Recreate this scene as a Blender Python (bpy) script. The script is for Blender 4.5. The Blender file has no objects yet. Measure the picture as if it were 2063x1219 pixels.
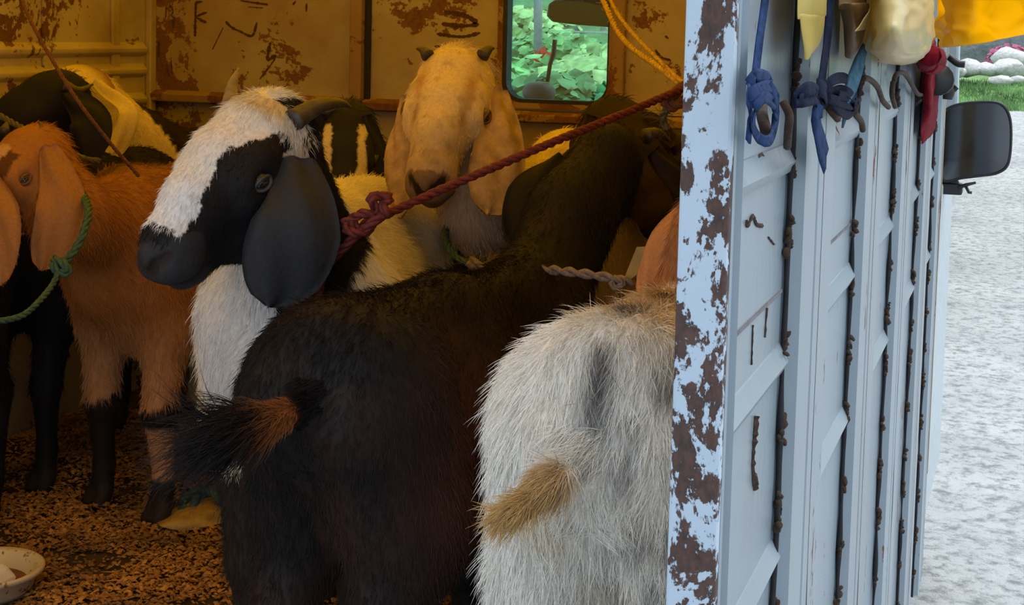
import bpy, bmesh, math, random
import numpy as np
from mathutils import Vector, Matrix, noise as mnoise

random.seed(7)
rng = np.random.default_rng(7)
scene = bpy.context.scene
COL = scene.collection

# ------------------------------------------------------------------ camera
# metres; X right, Y along the truck (towards the cab), Z up, bed floor at z = 0
FPX, CX, CY, CAMZ = 3000.0, 1031.5, 320.0, 1.06
_v1 = np.array([2090 - CX, CY - 85, -FPX]); _s = .024
_t = (_v1 @ _v1) / (_v1[0] - _s * _v1[1])
_v2 = np.array([_v1[0] - _t, _v1[1] + _t * _s, -FPX])
_Y = _v1 / np.linalg.norm(_v1); _X = -_v2 / np.linalg.norm(_v2); _Z = np.cross(_X, _Y)
R = np.stack([_X, _Y, _Z])
C0 = np.array([0, 0, CAMZ])


def at(u, v, d):
    """a point of the place: direction measured in the photograph, d metres into the scene"""
    return C0 + R @ np.array([(u - CX) / FPX * d, (CY - v) / FPX * d, -d])


def at_x(u, v, x):
    r = R @ np.array([u - CX, CY - v, -FPX]); return C0 + r * (x / r[0])


def at_y(u, v, y):
    r = R @ np.array([u - CX, CY - v, -FPX]); return C0 + r * (y / r[1])


def at_z(u, v, z):
    r = R @ np.array([u - CX, CY - v, -FPX]); return C0 + r * ((z - CAMZ) / r[2])


def cv(right, up, toward):
    return R @ np.array([right, up, toward], float)


cam_d = bpy.data.cameras.new('camera'); cam = bpy.data.objects.new('camera', cam_d); COL.objects.link(cam)
M4 = Matrix.Identity(4)
for i in range(3):
    for j in range(3):
        M4[i][j] = R[i, j]
    M4[i][3] = C0[i]
cam.matrix_world = M4
cam_d.sensor_width = 36.0
cam_d.lens = 36.0 * FPX / 2063
cam_d.shift_y = -(609.5 - CY) / 2063
cam_d.clip_start = .02; cam_d.clip_end = 400
scene.camera = cam

# ------------------------------------------------------------------ light: an overcast sky
world = bpy.data.worlds.new('overcast_sky'); scene.world = world
world.use_nodes = True
bg = world.node_tree.nodes['Background']
bg.inputs[0].default_value = (.80, .91, 1.0, 1)
bg.inputs[1].default_value = 1.3
sun_d = bpy.data.lights.new('hazy_sun', 'SUN'); sun_d.energy = 2.6; sun_d.angle = math.radians(50)
sun_d.color = (1, .97, .92)
sun = bpy.data.objects.new('hazy_sun', sun_d); COL.objects.link(sun)
sun.rotation_euler = (math.radians(-14), math.radians(18), 0)
vs = scene.view_settings
vs.view_transform = 'Standard'; vs.look = 'None'; vs.gamma = 1; vs.use_curve_mapping = False
vs.exposure = -.02

# ------------------------------------------------------------------ helpers


def tag(o, label=None, cat=None, group=None, kind=None):
    if label: o['label'] = label
    if cat: o['category'] = cat
    if group: o['group'] = group
    if kind: o['kind'] = kind
    return o


def empty(name, loc=(0, 0, 0)):
    o = bpy.data.objects.new(name, None); COL.objects.link(o); o.location = loc
    o.empty_display_size = .05
    return o


def link(name, me, mat=None, parent=None, smooth=False):
    o = bpy.data.objects.new(name, me); COL.objects.link(o)
    if mat is not None and not me.materials: me.materials.append(mat)
    if smooth:
        me.polygons.foreach_set('use_smooth', [True] * len(me.polygons))
    if parent is not None:
        o.parent = parent
        if parent.location.length > 0:
            o.matrix_parent_inverse = Matrix.Translation(-parent.location)
    return o


class MB:
    """collects geometry of one mesh object"""
    def __init__(s): s.v = []; s.f = []

    def add(s, v, f):
        n = len(s.v); s.v += [tuple(map(float, p)) for p in v]; s.f += [tuple(i + n for i in q) for q in f]; return s

    def box(s, lo, hi):
        x0, y0, z0 = lo; x1, y1, z1 = hi
        v = [(x0, y0, z0), (x1, y0, z0), (x1, y1, z0), (x0, y1, z0), (x0, y0, z1), (x1, y0, z1), (x1, y1, z1), (x0, y1, z1)]
        return s.add(v, [(0, 3, 2, 1), (4, 5, 6, 7), (0, 1, 5, 4), (1, 2, 6, 5), (2, 3, 7, 6), (3, 0, 4, 7)])

    def prism(s, prof, axis, a, b):
        """closed 2D profile extruded along axis from a to b"""
        n = len(prof)
        def P(p, t):
            q = list(p); q.insert(axis, t); return q
        v = [P(p, a) for p in prof] + [P(p, b) for p in prof]
        f = [tuple(range(n))[::-1], tuple(range(n, 2 * n))] + [(i, (i + 1) % n, n + (i + 1) % n, n + i) for i in range(n)]
        return s.add(v, f)

    def tube(s, pts, r, seg=8, cap=True, flat=None):
        pts = [np.asarray(p, float) for p in pts]; n = len(pts)
        rs = r if hasattr(r, '__len__') else [r] * n
        T = [pts[min(i + 1, n - 1)] - pts[max(i - 1, 0)] for i in range(n)]
        T = [t / (np.linalg.norm(t) + 1e-12) for t in T]
        a = np.array([0, 0, 1.]) if abs(T[0][2]) < .9 else np.array([1., 0, 0])
        N = np.cross(T[0], a); N /= np.linalg.norm(N)
        v = []; f = []
        for i in range(n):
            N = N - T[i] * (N @ T[i]); N /= np.linalg.norm(N) + 1e-12
            B = np.cross(T[i], N)
            for k in range(seg):
                th = 2 * math.pi * k / seg
                v.append(pts[i] + rs[i] * (math.cos(th) * N + math.sin(th) * B))
        for i in range(n - 1):
            for k in range(seg):
                k2 = (k + 1) % seg
                f.append((i * seg + k, i * seg + k2, (i + 1) * seg + k2, (i + 1) * seg + k))
        if cap:
            f.append(tuple(range(seg))[::-1]); f.append(tuple((n - 1) * seg + k for k in range(seg)))
        return s.add(v, f)

    def lathe(s, prof, c, seg=32, closed=False):
        n = len(prof); v = []; f = []
        for k in range(seg):
            th = 2 * math.pi * k / seg
            for (r, z) in prof: v.append((c[0] + r * math.cos(th), c[1] + r * math.sin(th), c[2] + z))
        for k in range(seg):
            k2 = (k + 1) % seg
            for i in range(n - 1 + (1 if closed else 0)):
                i2 = (i + 1) % n
                f.append((k * n + i, k2 * n + i, k2 * n + i2, k * n + i2))
        return s.add(v, f)

    def grid(s, P, nu, nv):
        """P[nu][nv] points"""
        v = [P[i][j] for i in range(nu) for j in range(nv)]
        f = [(i * nv + j, (i + 1) * nv + j, (i + 1) * nv + j + 1, i * nv + j + 1) for i in range(nu - 1) for j in range(nv - 1)]
        return s.add(v, f)

    def mesh(s, name):
        me = bpy.data.meshes.new(name); me.from_pydata(s.v, [], s.f); me.validate(); me.update(); return me

    def build(s, name, mat=None, parent=None, smooth=False, bevel=0):
        o = link(name, s.mesh(name), mat, parent, smooth)
        if bevel:
            m = o.modifiers.new('bevel', 'BEVEL'); m.width = bevel; m.segments = 2; m.limit_method = 'ANGLE'
        return o


def fix_normals(o):
    bm = bmesh.new(); bm.from_mesh(o.data); bmesh.ops.recalc_face_normals(bm, faces=bm.faces); bm.to_mesh(o.data); bm.free()
    return o


def spline(pts, n=12):
    """Catmull-Rom through pts"""
    p = [np.asarray(q, float) for q in pts]
    p = [2 * p[0] - p[1]] + p + [2 * p[-1] - p[-2]]
    out = []
    for i in range(1, len(p) - 2):
        for k in range(n):
            t = k / n
            out.append(.5 * ((2 * p[i]) + (-p[i - 1] + p[i + 1]) * t + (2 * p[i - 1] - 5 * p[i] + 4 * p[i + 1] - p[i + 2]) * t * t
                             + (-p[i - 1] + 3 * p[i] - 3 * p[i + 1] + p[i + 2]) * t ** 3))
    out.append(p[-2]); return out


def resample(pts, step):
    pts = np.array(pts); seg = np.linalg.norm(np.diff(pts, axis=0), axis=1); L = np.concatenate([[0], np.cumsum(seg)])
    n = max(4, int(L[-1] / step)); t = np.linspace(0, L[-1], n)
    return np.stack([np.interp(t, L, pts[:, k]) for k in range(3)], 1)


def twisted(mb, pts, r, pitch=None, strands=3, step=None):
    """laid rope: strands wound round the line"""
    pitch = pitch or r * 7; step = step or pitch / 9
    P = resample(spline(pts, 14), step); n = len(P)
    T = np.gradient(P, axis=0); T /= np.linalg.norm(T, axis=1)[:, None] + 1e-12
    N = np.zeros_like(P); a = np.array([0, 0, 1.]) if abs(T[0][2]) < .9 else np.array([1., 0, 0])
    c = np.cross(T[0], a); c /= np.linalg.norm(c)
    for i in range(n):
        c = c - T[i] * (c @ T[i]); c /= np.linalg.norm(c) + 1e-12; N[i] = c
    B = np.cross(T, N); s = np.arange(n) * step
    for k in range(strands):
        ph = 2 * math.pi * (s / pitch + k / strands)
        Q = P + r * .52 * (np.cos(ph)[:, None] * N + np.sin(ph)[:, None] * B)
        mb.tube(list(Q), r * .56, 6)
    return mb


def fuzz(mb, pts, r, n, ln):
    """loose fibres standing off a rope"""
    P = resample(spline(pts, 14), .01)
    for _ in range(n):
        i = rng.integers(len(P)); d = rng.normal(size=3); d /= np.linalg.norm(d)
        p = P[i] + d * r * .7; q = p + d * ln * rng.uniform(.4, 1) + rng.normal(size=3) * ln * .4
        mb.tube([p, (p + q) / 2 + rng.normal(size=3) * ln * .1, q], .0004, 3)


# ------------------------------------------------------------------ materials
def new_mat(name):
    m = bpy.data.materials.new(name); m.use_nodes = True
    nt = m.node_tree; return m, nt, nt.nodes['Principled BSDF']


def N(nt, t, **kw):
    n = nt.nodes.new(t)
    for k, v in kw.items():
        if k.startswith('i_'):
            key = k[2:]; key = int(key) if key.isdigit() else key
            n.inputs[key].default_value = v
        else: setattr(n, k, v)
    return n


def ramp(nt, fac, stops, interp='LINEAR'):
    r = nt.nodes.new('ShaderNodeValToRGB'); r.color_ramp.interpolation = interp
    el = r.color_ramp.elements
    while len(el) < len(stops): el.new(.5)
    for e, (p, c) in zip(el, stops):
        e.position = p; e.color = (c, c, c, 1) if not hasattr(c, '__len__') else (*c, 1)
    nt.links.new(fac, r.inputs[0]); return r.outputs[0]


def mixc(nt, fac, a, b, mode='MIX'):
    m = nt.nodes.new('ShaderNodeMix'); m.data_type = 'RGBA'; m.blend_type = mode
    for sock, x in ((m.inputs['Factor'], fac), (m.inputs['A'], a), (m.inputs['B'], b)):
        if hasattr(x, 'is_linked'): nt.links.new(x, sock)
        elif sock.type == 'RGBA': sock.default_value = (*x, 1)
        else: sock.default_value = x
    return m.outputs['Result']


def noise(nt, scale, detail=4, rough=.55, vec=None, dist=0):
    n = N(nt, 'ShaderNodeTexNoise'); n.inputs['Scale'].default_value = scale; n.inputs['Detail'].default_value = detail
    n.inputs['Roughness'].default_value = rough; n.inputs['Distortion'].default_value = dist
    if vec is not None: nt.links.new(vec, n.inputs['Vector'])
    return n.outputs['Fac']


def coords(nt, scale=(1, 1, 1), loc=(0, 0, 0)):
    tc = N(nt, 'ShaderNodeTexCoord'); mp = N(nt, 'ShaderNodeMapping')
    mp.inputs['Scale'].default_value = scale; mp.inputs['Location'].default_value = loc
    nt.links.new(tc.outputs['Object'], mp.inputs[0]); return mp.outputs[0]


def bump(nt, bs, h, strength=.3, dist=.01):
    b = N(nt, 'ShaderNodeBump'); b.inputs['Strength'].default_value = strength; b.inputs['Distance'].default_value = dist
    nt.links.new(h, b.inputs['Height']); nt.links.new(b.outputs[0], bs.inputs['Normal'])


def plain(name, col, rough=.6, var=.25, scale=30, metal=0, bmp=0, spec=.5):
    m, nt, bs = new_mat(name)
    v = coords(nt); f = noise(nt, scale, 3, vec=v)
    c2 = tuple(max(0, c * (1 - var)) for c in col); c1 = tuple(min(1, c * (1 + var)) for c in col)
    nt.links.new(mixc(nt, ramp(nt, f, [(.3, 0.), (.7, 1.)]), c2, c1), bs.inputs['Base Color'])
    bs.inputs['Roughness'].default_value = rough; bs.inputs['Metallic'].default_value = metal
    bs.inputs['Specular IOR Level'].default_value = spec
    if bmp: bump(nt, bs, f, bmp, .004)
    return m


def painted(name, paint, rust1, rust2, amount, scale=9, stretch=(1, 1, 1), fine=60, grime=(.25, .2, .14), grime_amt=.35, rough=.45):
    """sheet metal: paint with chipped rust patches and a film of grime"""
    m, nt, bs = new_mat(name)
    v = coords(nt, stretch)
    n1 = noise(nt, scale, 6, .68, v, .4); n2 = noise(nt, fine, 4, .6, v)
    s = N(nt, 'ShaderNodeMath', operation='ADD'); k = N(nt, 'ShaderNodeMath', operation='MULTIPLY', i_1=.28)
    nt.links.new(n2, k.inputs[0]); nt.links.new(n1, s.inputs[0]); nt.links.new(k.outputs[0], s.inputs[1])
    msk = ramp(nt, s.outputs[0], [(.50 + amount, 1.), (.522 + amount, 0.)])   # 1 = rust
    inv = N(nt, 'ShaderNodeInvert'); nt.links.new(msk, inv.inputs['Color'])
    g = ramp(nt, noise(nt, 3.1, 5, .6, v), [(.4, 0.), (.75, grime_amt)])
    p = mixc(nt, g, paint, grime)
    rc = mixc(nt, ramp(nt, n2, [(.35, 0.), (.65, 1.)]), rust1, rust2)
    nt.links.new(mixc(nt, msk, p, rc), bs.inputs['Base Color'])
    rr = ramp(nt, msk, [(0, rough), (1, .85)]); nt.links.new(rr, bs.inputs['Roughness'])
    h = N(nt, 'ShaderNodeMath', operation='MULTIPLY_ADD', i_1=.35); nt.links.new(n2, h.inputs[0]); nt.links.new(inv.outputs[0], h.inputs[2])
    bump(nt, bs, h.outputs[0], .5, .003)
    return m
# ------------------------------------------------------------------ shared materials
M = {}
M['in_paint'] = painted('inner_wall_paint', (.41, .34, .20), (.20, .085, .03), (.10, .045, .02), .05, 5.5, (1, 1, 1), 70, (.24, .13, .05), .9, .5)
M['in_rail'] = painted('rusty_rail_paint', (.30, .19, .09), (.20, .08, .03), (.10, .04, .02), .10, 8, (1, 1, 1), 60, (.2, .1, .05), .6, .6)
M['in_left'] = painted('left_wall_paint', (.50, .42, .26), (.15, .06, .02), (.08, .035, .015), .035, 4, (1, 1, 1), 50, (.22, .12, .05), .8, .6)
M['out_paint'] = painted('outer_side_paint', (.235, .295, .355), (.20, .09, .05), (.1, .05, .03), -.03, 11, (1, 1, .35), 90, (.17, .205, .225), .55, .3)
M['post'] = painted('rear_post_paint', (.44, .54, .67), (.095, .052, .042), (.045, .028, .027), .128, 24, (1, 1, .6), 190, (.42, .50, .58), .5, .35)
M['rust'] = plain('dark_rust', (.042, .021, .013), .85, .6, 120, bmp=.6)
M['weld'] = plain('rusty_weld', (.10, .048, .024), .6, .9, 260, bmp=.9)
M['gap'] = plain('seam_grime', (.012, .012, .016), .8, .4, 60)
M['black'] = plain('black_plastic', (.014, .015, .018), .45, .3, 40)
M['rubber'] = plain('black_rubber', (.010, .012, .014), .5, .3, 40)
M['mark'] = plain('scratch_rust', (.07, .03, .012), .9, .5, 200)


def road_mat():
    m, nt, bs = new_mat('gravel_road')
    v = coords(nt)
    a = noise(nt, 1.3, 5, .6, v); b = noise(nt, 17, 7, .75, v); vo = N(nt, 'ShaderNodeTexVoronoi'); vo.inputs['Scale'].default_value = 20
    nt.links.new(v, vo.inputs['Vector'])
    c = mixc(nt, ramp(nt, a, [(.35, 0.), (.68, 1.)]), (.50, .52, .54), (.66, .68, .70))
    c = mixc(nt, ramp(nt, b, [(.38, .9), (.53, 0.)]), c, (.24, .25, .26))
    c = mixc(nt, ramp(nt, vo.outputs['Distance'], [(.1, .25), (.4, 0.)]), c, (.74, .75, .76))
    nt.links.new(c, bs.inputs['Base Color']); bs.inputs['Roughness'].default_value = .85
    bump(nt, bs, b, .9, .03)
    return m


def grass_mat(name, a, b):
    m, nt, bs = new_mat(name); v = coords(nt)
    f = noise(nt, 3, 6, .7, v); nt.links.new(mixc(nt, ramp(nt, f, [(.35, 0.), (.65, 1.)]), a, b), bs.inputs['Base Color'])
    bs.inputs['Roughness'].default_value = .8; bump(nt, bs, f, .8, .1); return m


def cloth_mat(name, col, trans, rough=.45, thin=.5):
    """woven plastic sheet: reflects and lets daylight through"""
    m, nt, bs = new_mat(name); v = coords(nt)
    f = noise(nt, 9, 4, .6, v)
    c = mixc(nt, ramp(nt, f, [(.3, 0.), (.7, 1.)]), tuple(x * .8 for x in col), col)
    nt.links.new(c, bs.inputs['Base Color']); bs.inputs['Roughness'].default_value = rough
    tr = N(nt, 'ShaderNodeBsdfTranslucent'); tr.inputs[0].default_value = (*trans, 1)
    mx = N(nt, 'ShaderNodeMixShader'); mx.inputs[0].default_value = thin
    out = nt.nodes['Material Output']
    nt.links.new(bs.outputs[0], mx.inputs[1]); nt.links.new(tr.outputs[0], mx.inputs[2]); nt.links.new(mx.outputs[0], out.inputs[0])
    bump(nt, bs, noise(nt, 45, 3, .5, v), .25, .004)
    return m


def glass_mat(name, tint, gloss=.08, rough=.02):
    m, nt, bs = new_mat(name)
    tr = N(nt, 'ShaderNodeBsdfTransparent'); tr.inputs[0].default_value = (*tint, 1)
    gl = N(nt, 'ShaderNodeBsdfGlossy'); gl.inputs['Roughness'].default_value = rough
    mx = N(nt, 'ShaderNodeMixShader'); mx.inputs[0].default_value = gloss
    nt.links.new(tr.outputs[0], mx.inputs[1]); nt.links.new(gl.outputs[0], mx.inputs[2])
    nt.links.new(mx.outputs[0], nt.nodes['Material Output'].inputs[0]); return m


M['road'] = road_mat()
M['grass'] = grass_mat('grass_verge', (.10, .22, .07), (.24, .42, .15))
M['hill'] = grass_mat('green_slope', (.08, .20, .10), (.16, .36, .18))
M['tarp'] = cloth_mat('yellow_tarpaulin', (.82, .58, .045), (1.0, .68, .012), .4, .78)
M['tarp_pale'] = cloth_mat('faded_tarpaulin', (.66, .52, .13), (.75, .52, .08), .45, .35)
M['plastic'] = cloth_mat('cream_plastic', (.80, .70, .40), (.90, .76, .36), .28, .45)
M['glass'] = glass_mat('window_glass', (.82, .95, .90), .05)

# ------------------------------------------------------------------ the setting: road, truck bed
Y0, YB, XL, XO, XI = 1.04, 3.70, -2.40, -.20, -.236     # rear end, cab end, left, right outer and inner faces
WT = 1.50                                               # top of the side walls
GZ = -.75


def gz(y): return GZ + .034 * max(0, y - 6)


mb = MB()
ys = [-14, -6, 0, 3, 6, 9, 13, 18, 24, 30]; xs = [-14, -6, -3, 0, 3, 6, 14]
mb.grid([[(x, y, gz(y)) for y in ys] for x in xs], len(xs), len(ys))
tag(fix_normals(mb.build('road', M['road'])), 'pale grey gravel road running past the truck', kind='structure')

mb = MB()
mb.box((XL - .04, Y0, -.06), (XI + .004, YB + .06, 0))
floor = tag(mb.build('floor', plain('bed_floor', (.055, .03, .014), .9, .6, 14, bmp=.6)), 'dirty brown floor of the truck bed', kind='structure')

# ---- wall towards the cab, with its window
rz = at_y(520, 198, YB)[2]                               # height of the rusty rail
wl, wr = at_y(1012, 120, YB)[0], at_y(1229, 120, YB)[0]  # window opening
wb = at_y(1120, 211, YB)[2]; wt = wb + .36
wcx, wcz = (wl + wr) / 2, (wb + wt) / 2


def rrect(x0, x1, z0, z1, r, k=6):
    out = []
    for cx_, cz_, a0 in ((x1 - r, z0 + r, -90), (x1 - r, z1 - r, 0), (x0 + r, z1 - r, 90), (x0 + r, z0 + r, 180)):
        for i in range(k + 1):
            a = math.radians(a0 + 90 * i / k); out.append((cx_ + r * math.cos(a), cz_ + r * math.sin(a)))
    return out


def ring(mb, inner, outer, y0, y1):
    n = len(inner)
    v = [(x, y0, z) for x, z in inner] + [(x, y0, z) for x, z in outer] + [(x, y1, z) for x, z in inner] + [(x, y1, z) for x, z in outer]
    f = []
    for i in range(n):
        j = (i + 1) % n
        f += [(i, j, n + j, n + i), (2 * n + i, 3 * n + i, 3 * n + j, 2 * n + j), (i, 2 * n + i, 2 * n + j, j), (n + i, n + j, 3 * n + j, 3 * n + i)]
    return mb.add(v, f)


wall = empty('wall_front', (-1.3, YB, 0)); tag(wall, 'rust-stained sheet metal wall between the truck bed and the cab', kind='structure')
hole = rrect(wl, wr, wb, wt, .055)
pw0, pw1 = wl - .16, wr + .13                            # sheet around the window
outer = []
for x, z in hole:                                        # push the loop out to a rectangle
    dx, dz = x - wcx, z - wcz
    t = min(((pw1 - wcx) if dx > 0 else (wcx - pw0)) / max(abs(dx), 1e-6), ((WT - wcz) if dz > 0 else (wcz - rz)) / max(abs(dz), 1e-6))
    outer.append((wcx + dx * t, wcz + dz * t))
for cx_, cz_ in ((pw0, rz), (pw1, rz), (pw0, WT), (pw1, WT)):
    i = min(range(len(outer)), key=lambda k: (outer[k][0] - cx_) ** 2 + (outer[k][1] - cz_) ** 2); outer[i] = (cx_, cz_)
fix_normals(ring(MB(), hole, outer, YB, YB + .03).build('panel', M['in_paint'], wall))
px_post = at_y(728, 100, YB)[0]
MB().box((XL - .04, YB, rz), (px_post, YB + .03, WT)).build('panel', M['in_paint'], wall)
MB().box((px_post, YB, rz), (pw0, YB + .03, WT)).build('panel', M['in_paint'], wall)
MB().box((pw1, YB, rz), (XO, YB + .03, WT)).build('panel', M['in_paint'], wall)
MB().box((XL - .04, YB + .012, 0), (XO, YB + .035, rz)).build('panel', M['in_paint'], wall)
# rails and posts (folded angle)
rail_l = at_y(300, 198, YB)[0]
MB().prism([(YB, rz - .022), (YB - .028, rz - .018), (YB - .03, rz + .004), (YB, rz + .014)], 0, rail_l, wl - .01).build('rail', M['in_rail'], wall, bevel=.003)
MB().prism([(YB, rz - .034), (YB - .026, rz - .03), (YB - .028, rz - .01), (YB, rz - .002)], 0, wl - .01, XI).build('rail', M['in_rail'], wall, bevel=.003)
MB().box((px_post - .021, YB - .034, rz - .01), (px_post + .014, YB, WT)).build('post', M['in_rail'], wall, bevel=.004)
MB().box((px_post + .014, YB - .012, rz - .01), (px_post + .03, YB, WT)).build('post_flange', M['gap'], wall, bevel=.002)
MB().box((XL, YB - .03, 0), (XL + .02, YB, WT)).build('post', M['in_left'], wall, bevel=.004)
MB().box((wr + .008, YB - .02, rz - .01), (wr + .042, YB, WT)).build('window_post', M['in_rail'], wall, bevel=.004)
MB().box((-1.9, YB - .03, .40), (XI, YB, .425)).build('rail', M['in_rail'], wall, bevel=.003)
fr = rrect(wl + .002, wr - .002, wb + .002, wt - .002, .053)
win = tag(empty('window_1', (wcx, YB, wb)), 'small rounded cab window looking through to green plants', kind='structure')
ring(MB(), rrect(wl + .014, wr - .006, wb + .012, wt - .012, .045), fr, YB - .006, YB + .034).build('rubber_seal', M['rubber'], win)
ring(MB(), fr, rrect(wl - .012, wr + .012, wb - .012, wt + .012, .065), YB - .007, YB - .0005).build('window_frame', M['in_rail'], win)
MB().box((wl + .004, YB + .015, wb + .004), (wr - .004, YB + .019, wt - .004)).build('pane', M['glass'], win)


def stroke(pix, w, plane=YB, off=.0015):
    """a scratch in the paint along a line on the cab wall"""
    P = [at_y(u, v, plane) for u, v in pix]; mb = MB()
    P = resample(spline(P, 6), .004); T = np.gradient(P, axis=0)
    L, Rr = [], []
    for i, p in enumerate(P):
        t = T[i] / (np.linalg.norm(T[i]) + 1e-9); n = np.array([t[2], 0, -t[0]]); k = w * (.6 + .8 * random.random()) * (1 if 0 < i < len(P) - 1 else .3)
        L.append(p + n * k); Rr.append(p - n * k)
    top = [q - np.array([0, off, 0]) for q in L + Rr[::-1]]; bot = [q for q in L + Rr[::-1]]; n = len(top); h = n // 2
    f = [(i, i + 1, n - 2 - i, n - 1 - i) for i in range(h - 1)]
    f += [(i, n + i, n + (i + 1) % n, (i + 1) % n) for i in range(n)]
    mb.add(top + bot, f); return fix_normals(mb.build('scratch_mark', M['mark'], wall))


for pix, w in (([(395, 3), (394, 35), (393, 74)], .0035), ([(394, 34), (410, 27), (417, 25)], .003), ([(396, 35), (408, 42), (416, 45)], .004), ([(394, 5), (408, 3)], .003),
               ([(341, 8), (349, 22), (345, 32), (354, 36)], .0016), ([(335, 14), (334, 36)], .0016), ([(350, 38), (349, 57)], .0035), ([(312, 8), (311, 60)], .002),
               ([(455, 43), (467, 55), (484, 63), (508, 72), (518, 45)], .003), ([(485, 1), (510, 5), (540, 9)], .003), ([(500, 14), (530, 16)], .0016),
               ([(545, 85), (541, 105), (540, 120), (556, 112)], .0045), ([(555, 118), (540, 138), (523, 160)], .002), ([(618, 6), (617, 24)], .002), ([(596, 2), (590, 10)], .003),
               ([(320, 84), (320, 116)], .0035), ([(345, 120), (347, 150)], .002), ([(336, 128), (341, 155)], .002), ([(450, 55), (436, 84), (428, 100)], .0012),
               ([(895, 24), (935, 30), (962, 46)], .006), ([(890, 48), (930, 52), (965, 49)], .005), ([(880, 68), (930, 74), (968, 66)], .004), ([(876, 94), (920, 97), (950, 95)], .005),
               ([(1320, 100), (1332, 115), (1352, 122)], .004), ([(1340, 72), (1347, 78)], .003)):
    stroke(pix, w)

# ---- left wall with pressed horizontal ledges
wall = empty('wall_left', (XL, 2.3, 0)); tag(wall, 'grimy left side wall of the truck bed with pressed ledges', kind='structure')
MB().box((XL - .04, Y0, 0), (XL, YB + .03, WT)).build('panel', M['in_left'], wall)
for v in (107, 152, 215, 290):
    z = at_x(150, v, XL)[2]
    MB().prism([(XL, z - .012), (XL + .016, z), (XL + .018, z + .012), (XL, z + .03)], 1, Y0 + .1, YB - .04).build('ledge', M['in_left'], wall, bevel=.003)
for y in (1.3, 2.05, 2.62, 3.20, 3.5):
    MB().box((XL, y, 0), (XL + .010, y + .035, WT)).build('rib', M['in_left'], wall, bevel=.003)

# ---- right wall: rusty rear post, pressed sheet with ribs, seams with welds, hooks
wall = empty('wall_right', (XO, 2.3, 0)); tag(wall, 'pale blue-grey ribbed side wall of the truck seen from outside', kind='structure')
p0 = at_y(1371, 300, Y0)[0]
post = MB()
xs_ = np.linspace(p0, XO, 9)
NZ = 120
zs_ = np.linspace(-.25, WT, NZ)
post.box((p0, Y0, -.25), (XO, Y0 + .012, WT))
po = post.build('rear_post', M['post'], wall, bevel=.0025)
MB().box((p0, Y0 + .012, 0), (p0 + .004, YB + .03, WT)).build('inner_sheet', M['in_paint'], wall)
# profile along y (x, y): flange, recess, rib, recess ...
D = .016
ribs = [(1.405, 1.655), (1.955, 2.205), (2.51, 2.76), (3.07, 3.32), (3.545, 3.72)]
prof = [(XO - .03, Y0 + .012), (XO, Y0 + .012), (XO, 1.062), (XO - .004, 1.066), (XO - .004, 1.085), (XO - D, 1.10)]
for a, b in ribs:
    prof += [(XO - D, a - .004), (XO, a + .008), (XO, a + .09), (XO - .003, a + .094), (XO - .003, a + .1), (XO, a + .104), (XO, b - .03), (XO - D, b)]
prof = prof[:-1] + [(XO - .03, 3.72)]
MB().prism(prof, 2, -.25, WT).build('side_sheet', M['out_paint'], wall)
# pressed ledges in the recesses
rec = [(1.10, 1.40)] + [(ribs[i][1], ribs[i + 1][0] - .004) for i in range(4)]
for (a, b) in rec:
    for v in (334, 748, 1128):
        z = at_x(1545, v, XO - D)[2]
        MB().prism([(XO - D, z - .016), (XO - D + .004, z - .014), (XO - D + .009, z - .004), (XO - D + .001, z + .013), (XO - D, z + .014)], 1, a, b).build('pressed_ledge', M['out_paint'], wall)
# dark scratches between
for (a, b) in rec[:2]:
    z = at_x(1546, 612, XO - D)[2]
    MB().box((XO - D, a, z - .0016), (XO - D + .0012, b, z + .0016)).build('seam_line', plain('seam_dirt', (.16, .15, .16), .8), wall)


def lump(name, mat, n=1):
    bm = bmesh.new(); bmesh.ops.create_icosphere(bm, subdivisions=2, radius=1)
    for v in bm.verts:
        v.co *= 1 + .35 * mnoise.noise(v.co * 1.7 + Vector((n * 3.1, 0, 0))) + .22 * mnoise.noise(v.co * 4.3 + Vector((0, n * 2.7, 0)))
    me = bpy.data.meshes.new(name); bm.to_mesh(me); bm.free(); me.materials.append(mat)
    me.polygons.foreach_set('use_smooth', [True] * len(me.polygons)); return me


welds = [lump('weld_bead', M['weld'], k) for k in range(4)]
for i, (a, b) in enumerate(ribs):
    sw = MB(); y = a - .006; zz = np.arange(-.25, WT, .012)
    xs1 = XO - D + .004
    P = [(xs1 + .002 * mnoise.noise(Vector((z * 9, i, 0))), y + .006 * mnoise.noise(Vector((z * 5, i * 3., 1))), z) for z in zz]
    sw.tube(P, [.0030 + .0024 * mnoise.noise(Vector((z * 14, i, 5))) for z in zz], 6)
    sw.build('seam', M['gap'], wall, True)
    zc = -.2
    while zc < WT - .05:
        for k in range(random.choice((5, 7, 9))):
            o = bpy.data.objects.new('weld_bead', random.choice(welds)); COL.objects.link(o); o.parent = wall
            o.matrix_parent_inverse = Matrix.Translation(-wall.location)
            o.location = (xs1 + random.uniform(.0, .004), y + random.uniform(-.009, .006), zc + k * .0042); s = random.uniform(.0018, .0042)
            o.scale = (s, s * 1.4, s * random.uniform(.7, 1.3)); o.rotation_euler = (random.random() * 6, 0, random.random() * 6)
        zc += .082 + random.uniform(-.012, .02)
    # rust run and thin dark line down the rib
    q = MB(); P = [(XO - .0002, a + .14 + .006 * mnoise.noise(Vector((z * 4, i, 9))), z) for z in zz]
    q.tube(P, [.0006 + .0012 * max(0, mnoise.noise(Vector((z * 6, i, 7)))) for z in zz], 5).build('rust_run', M['rust'], wall, True)
# vertical beads folded into the first flange
MB().prism([(XO - .003, 1.070), (XO + .003, 1.074), (XO - .003, 1.080)], 2, -.25, WT).build('bead', M['out_paint'], wall)
MB().prism([(XO - D, 1.112), (XO - D + .004, 1.120), (XO - D, 1.128)], 2, -.25, WT).build('bead', M['out_paint'], wall)


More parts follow.
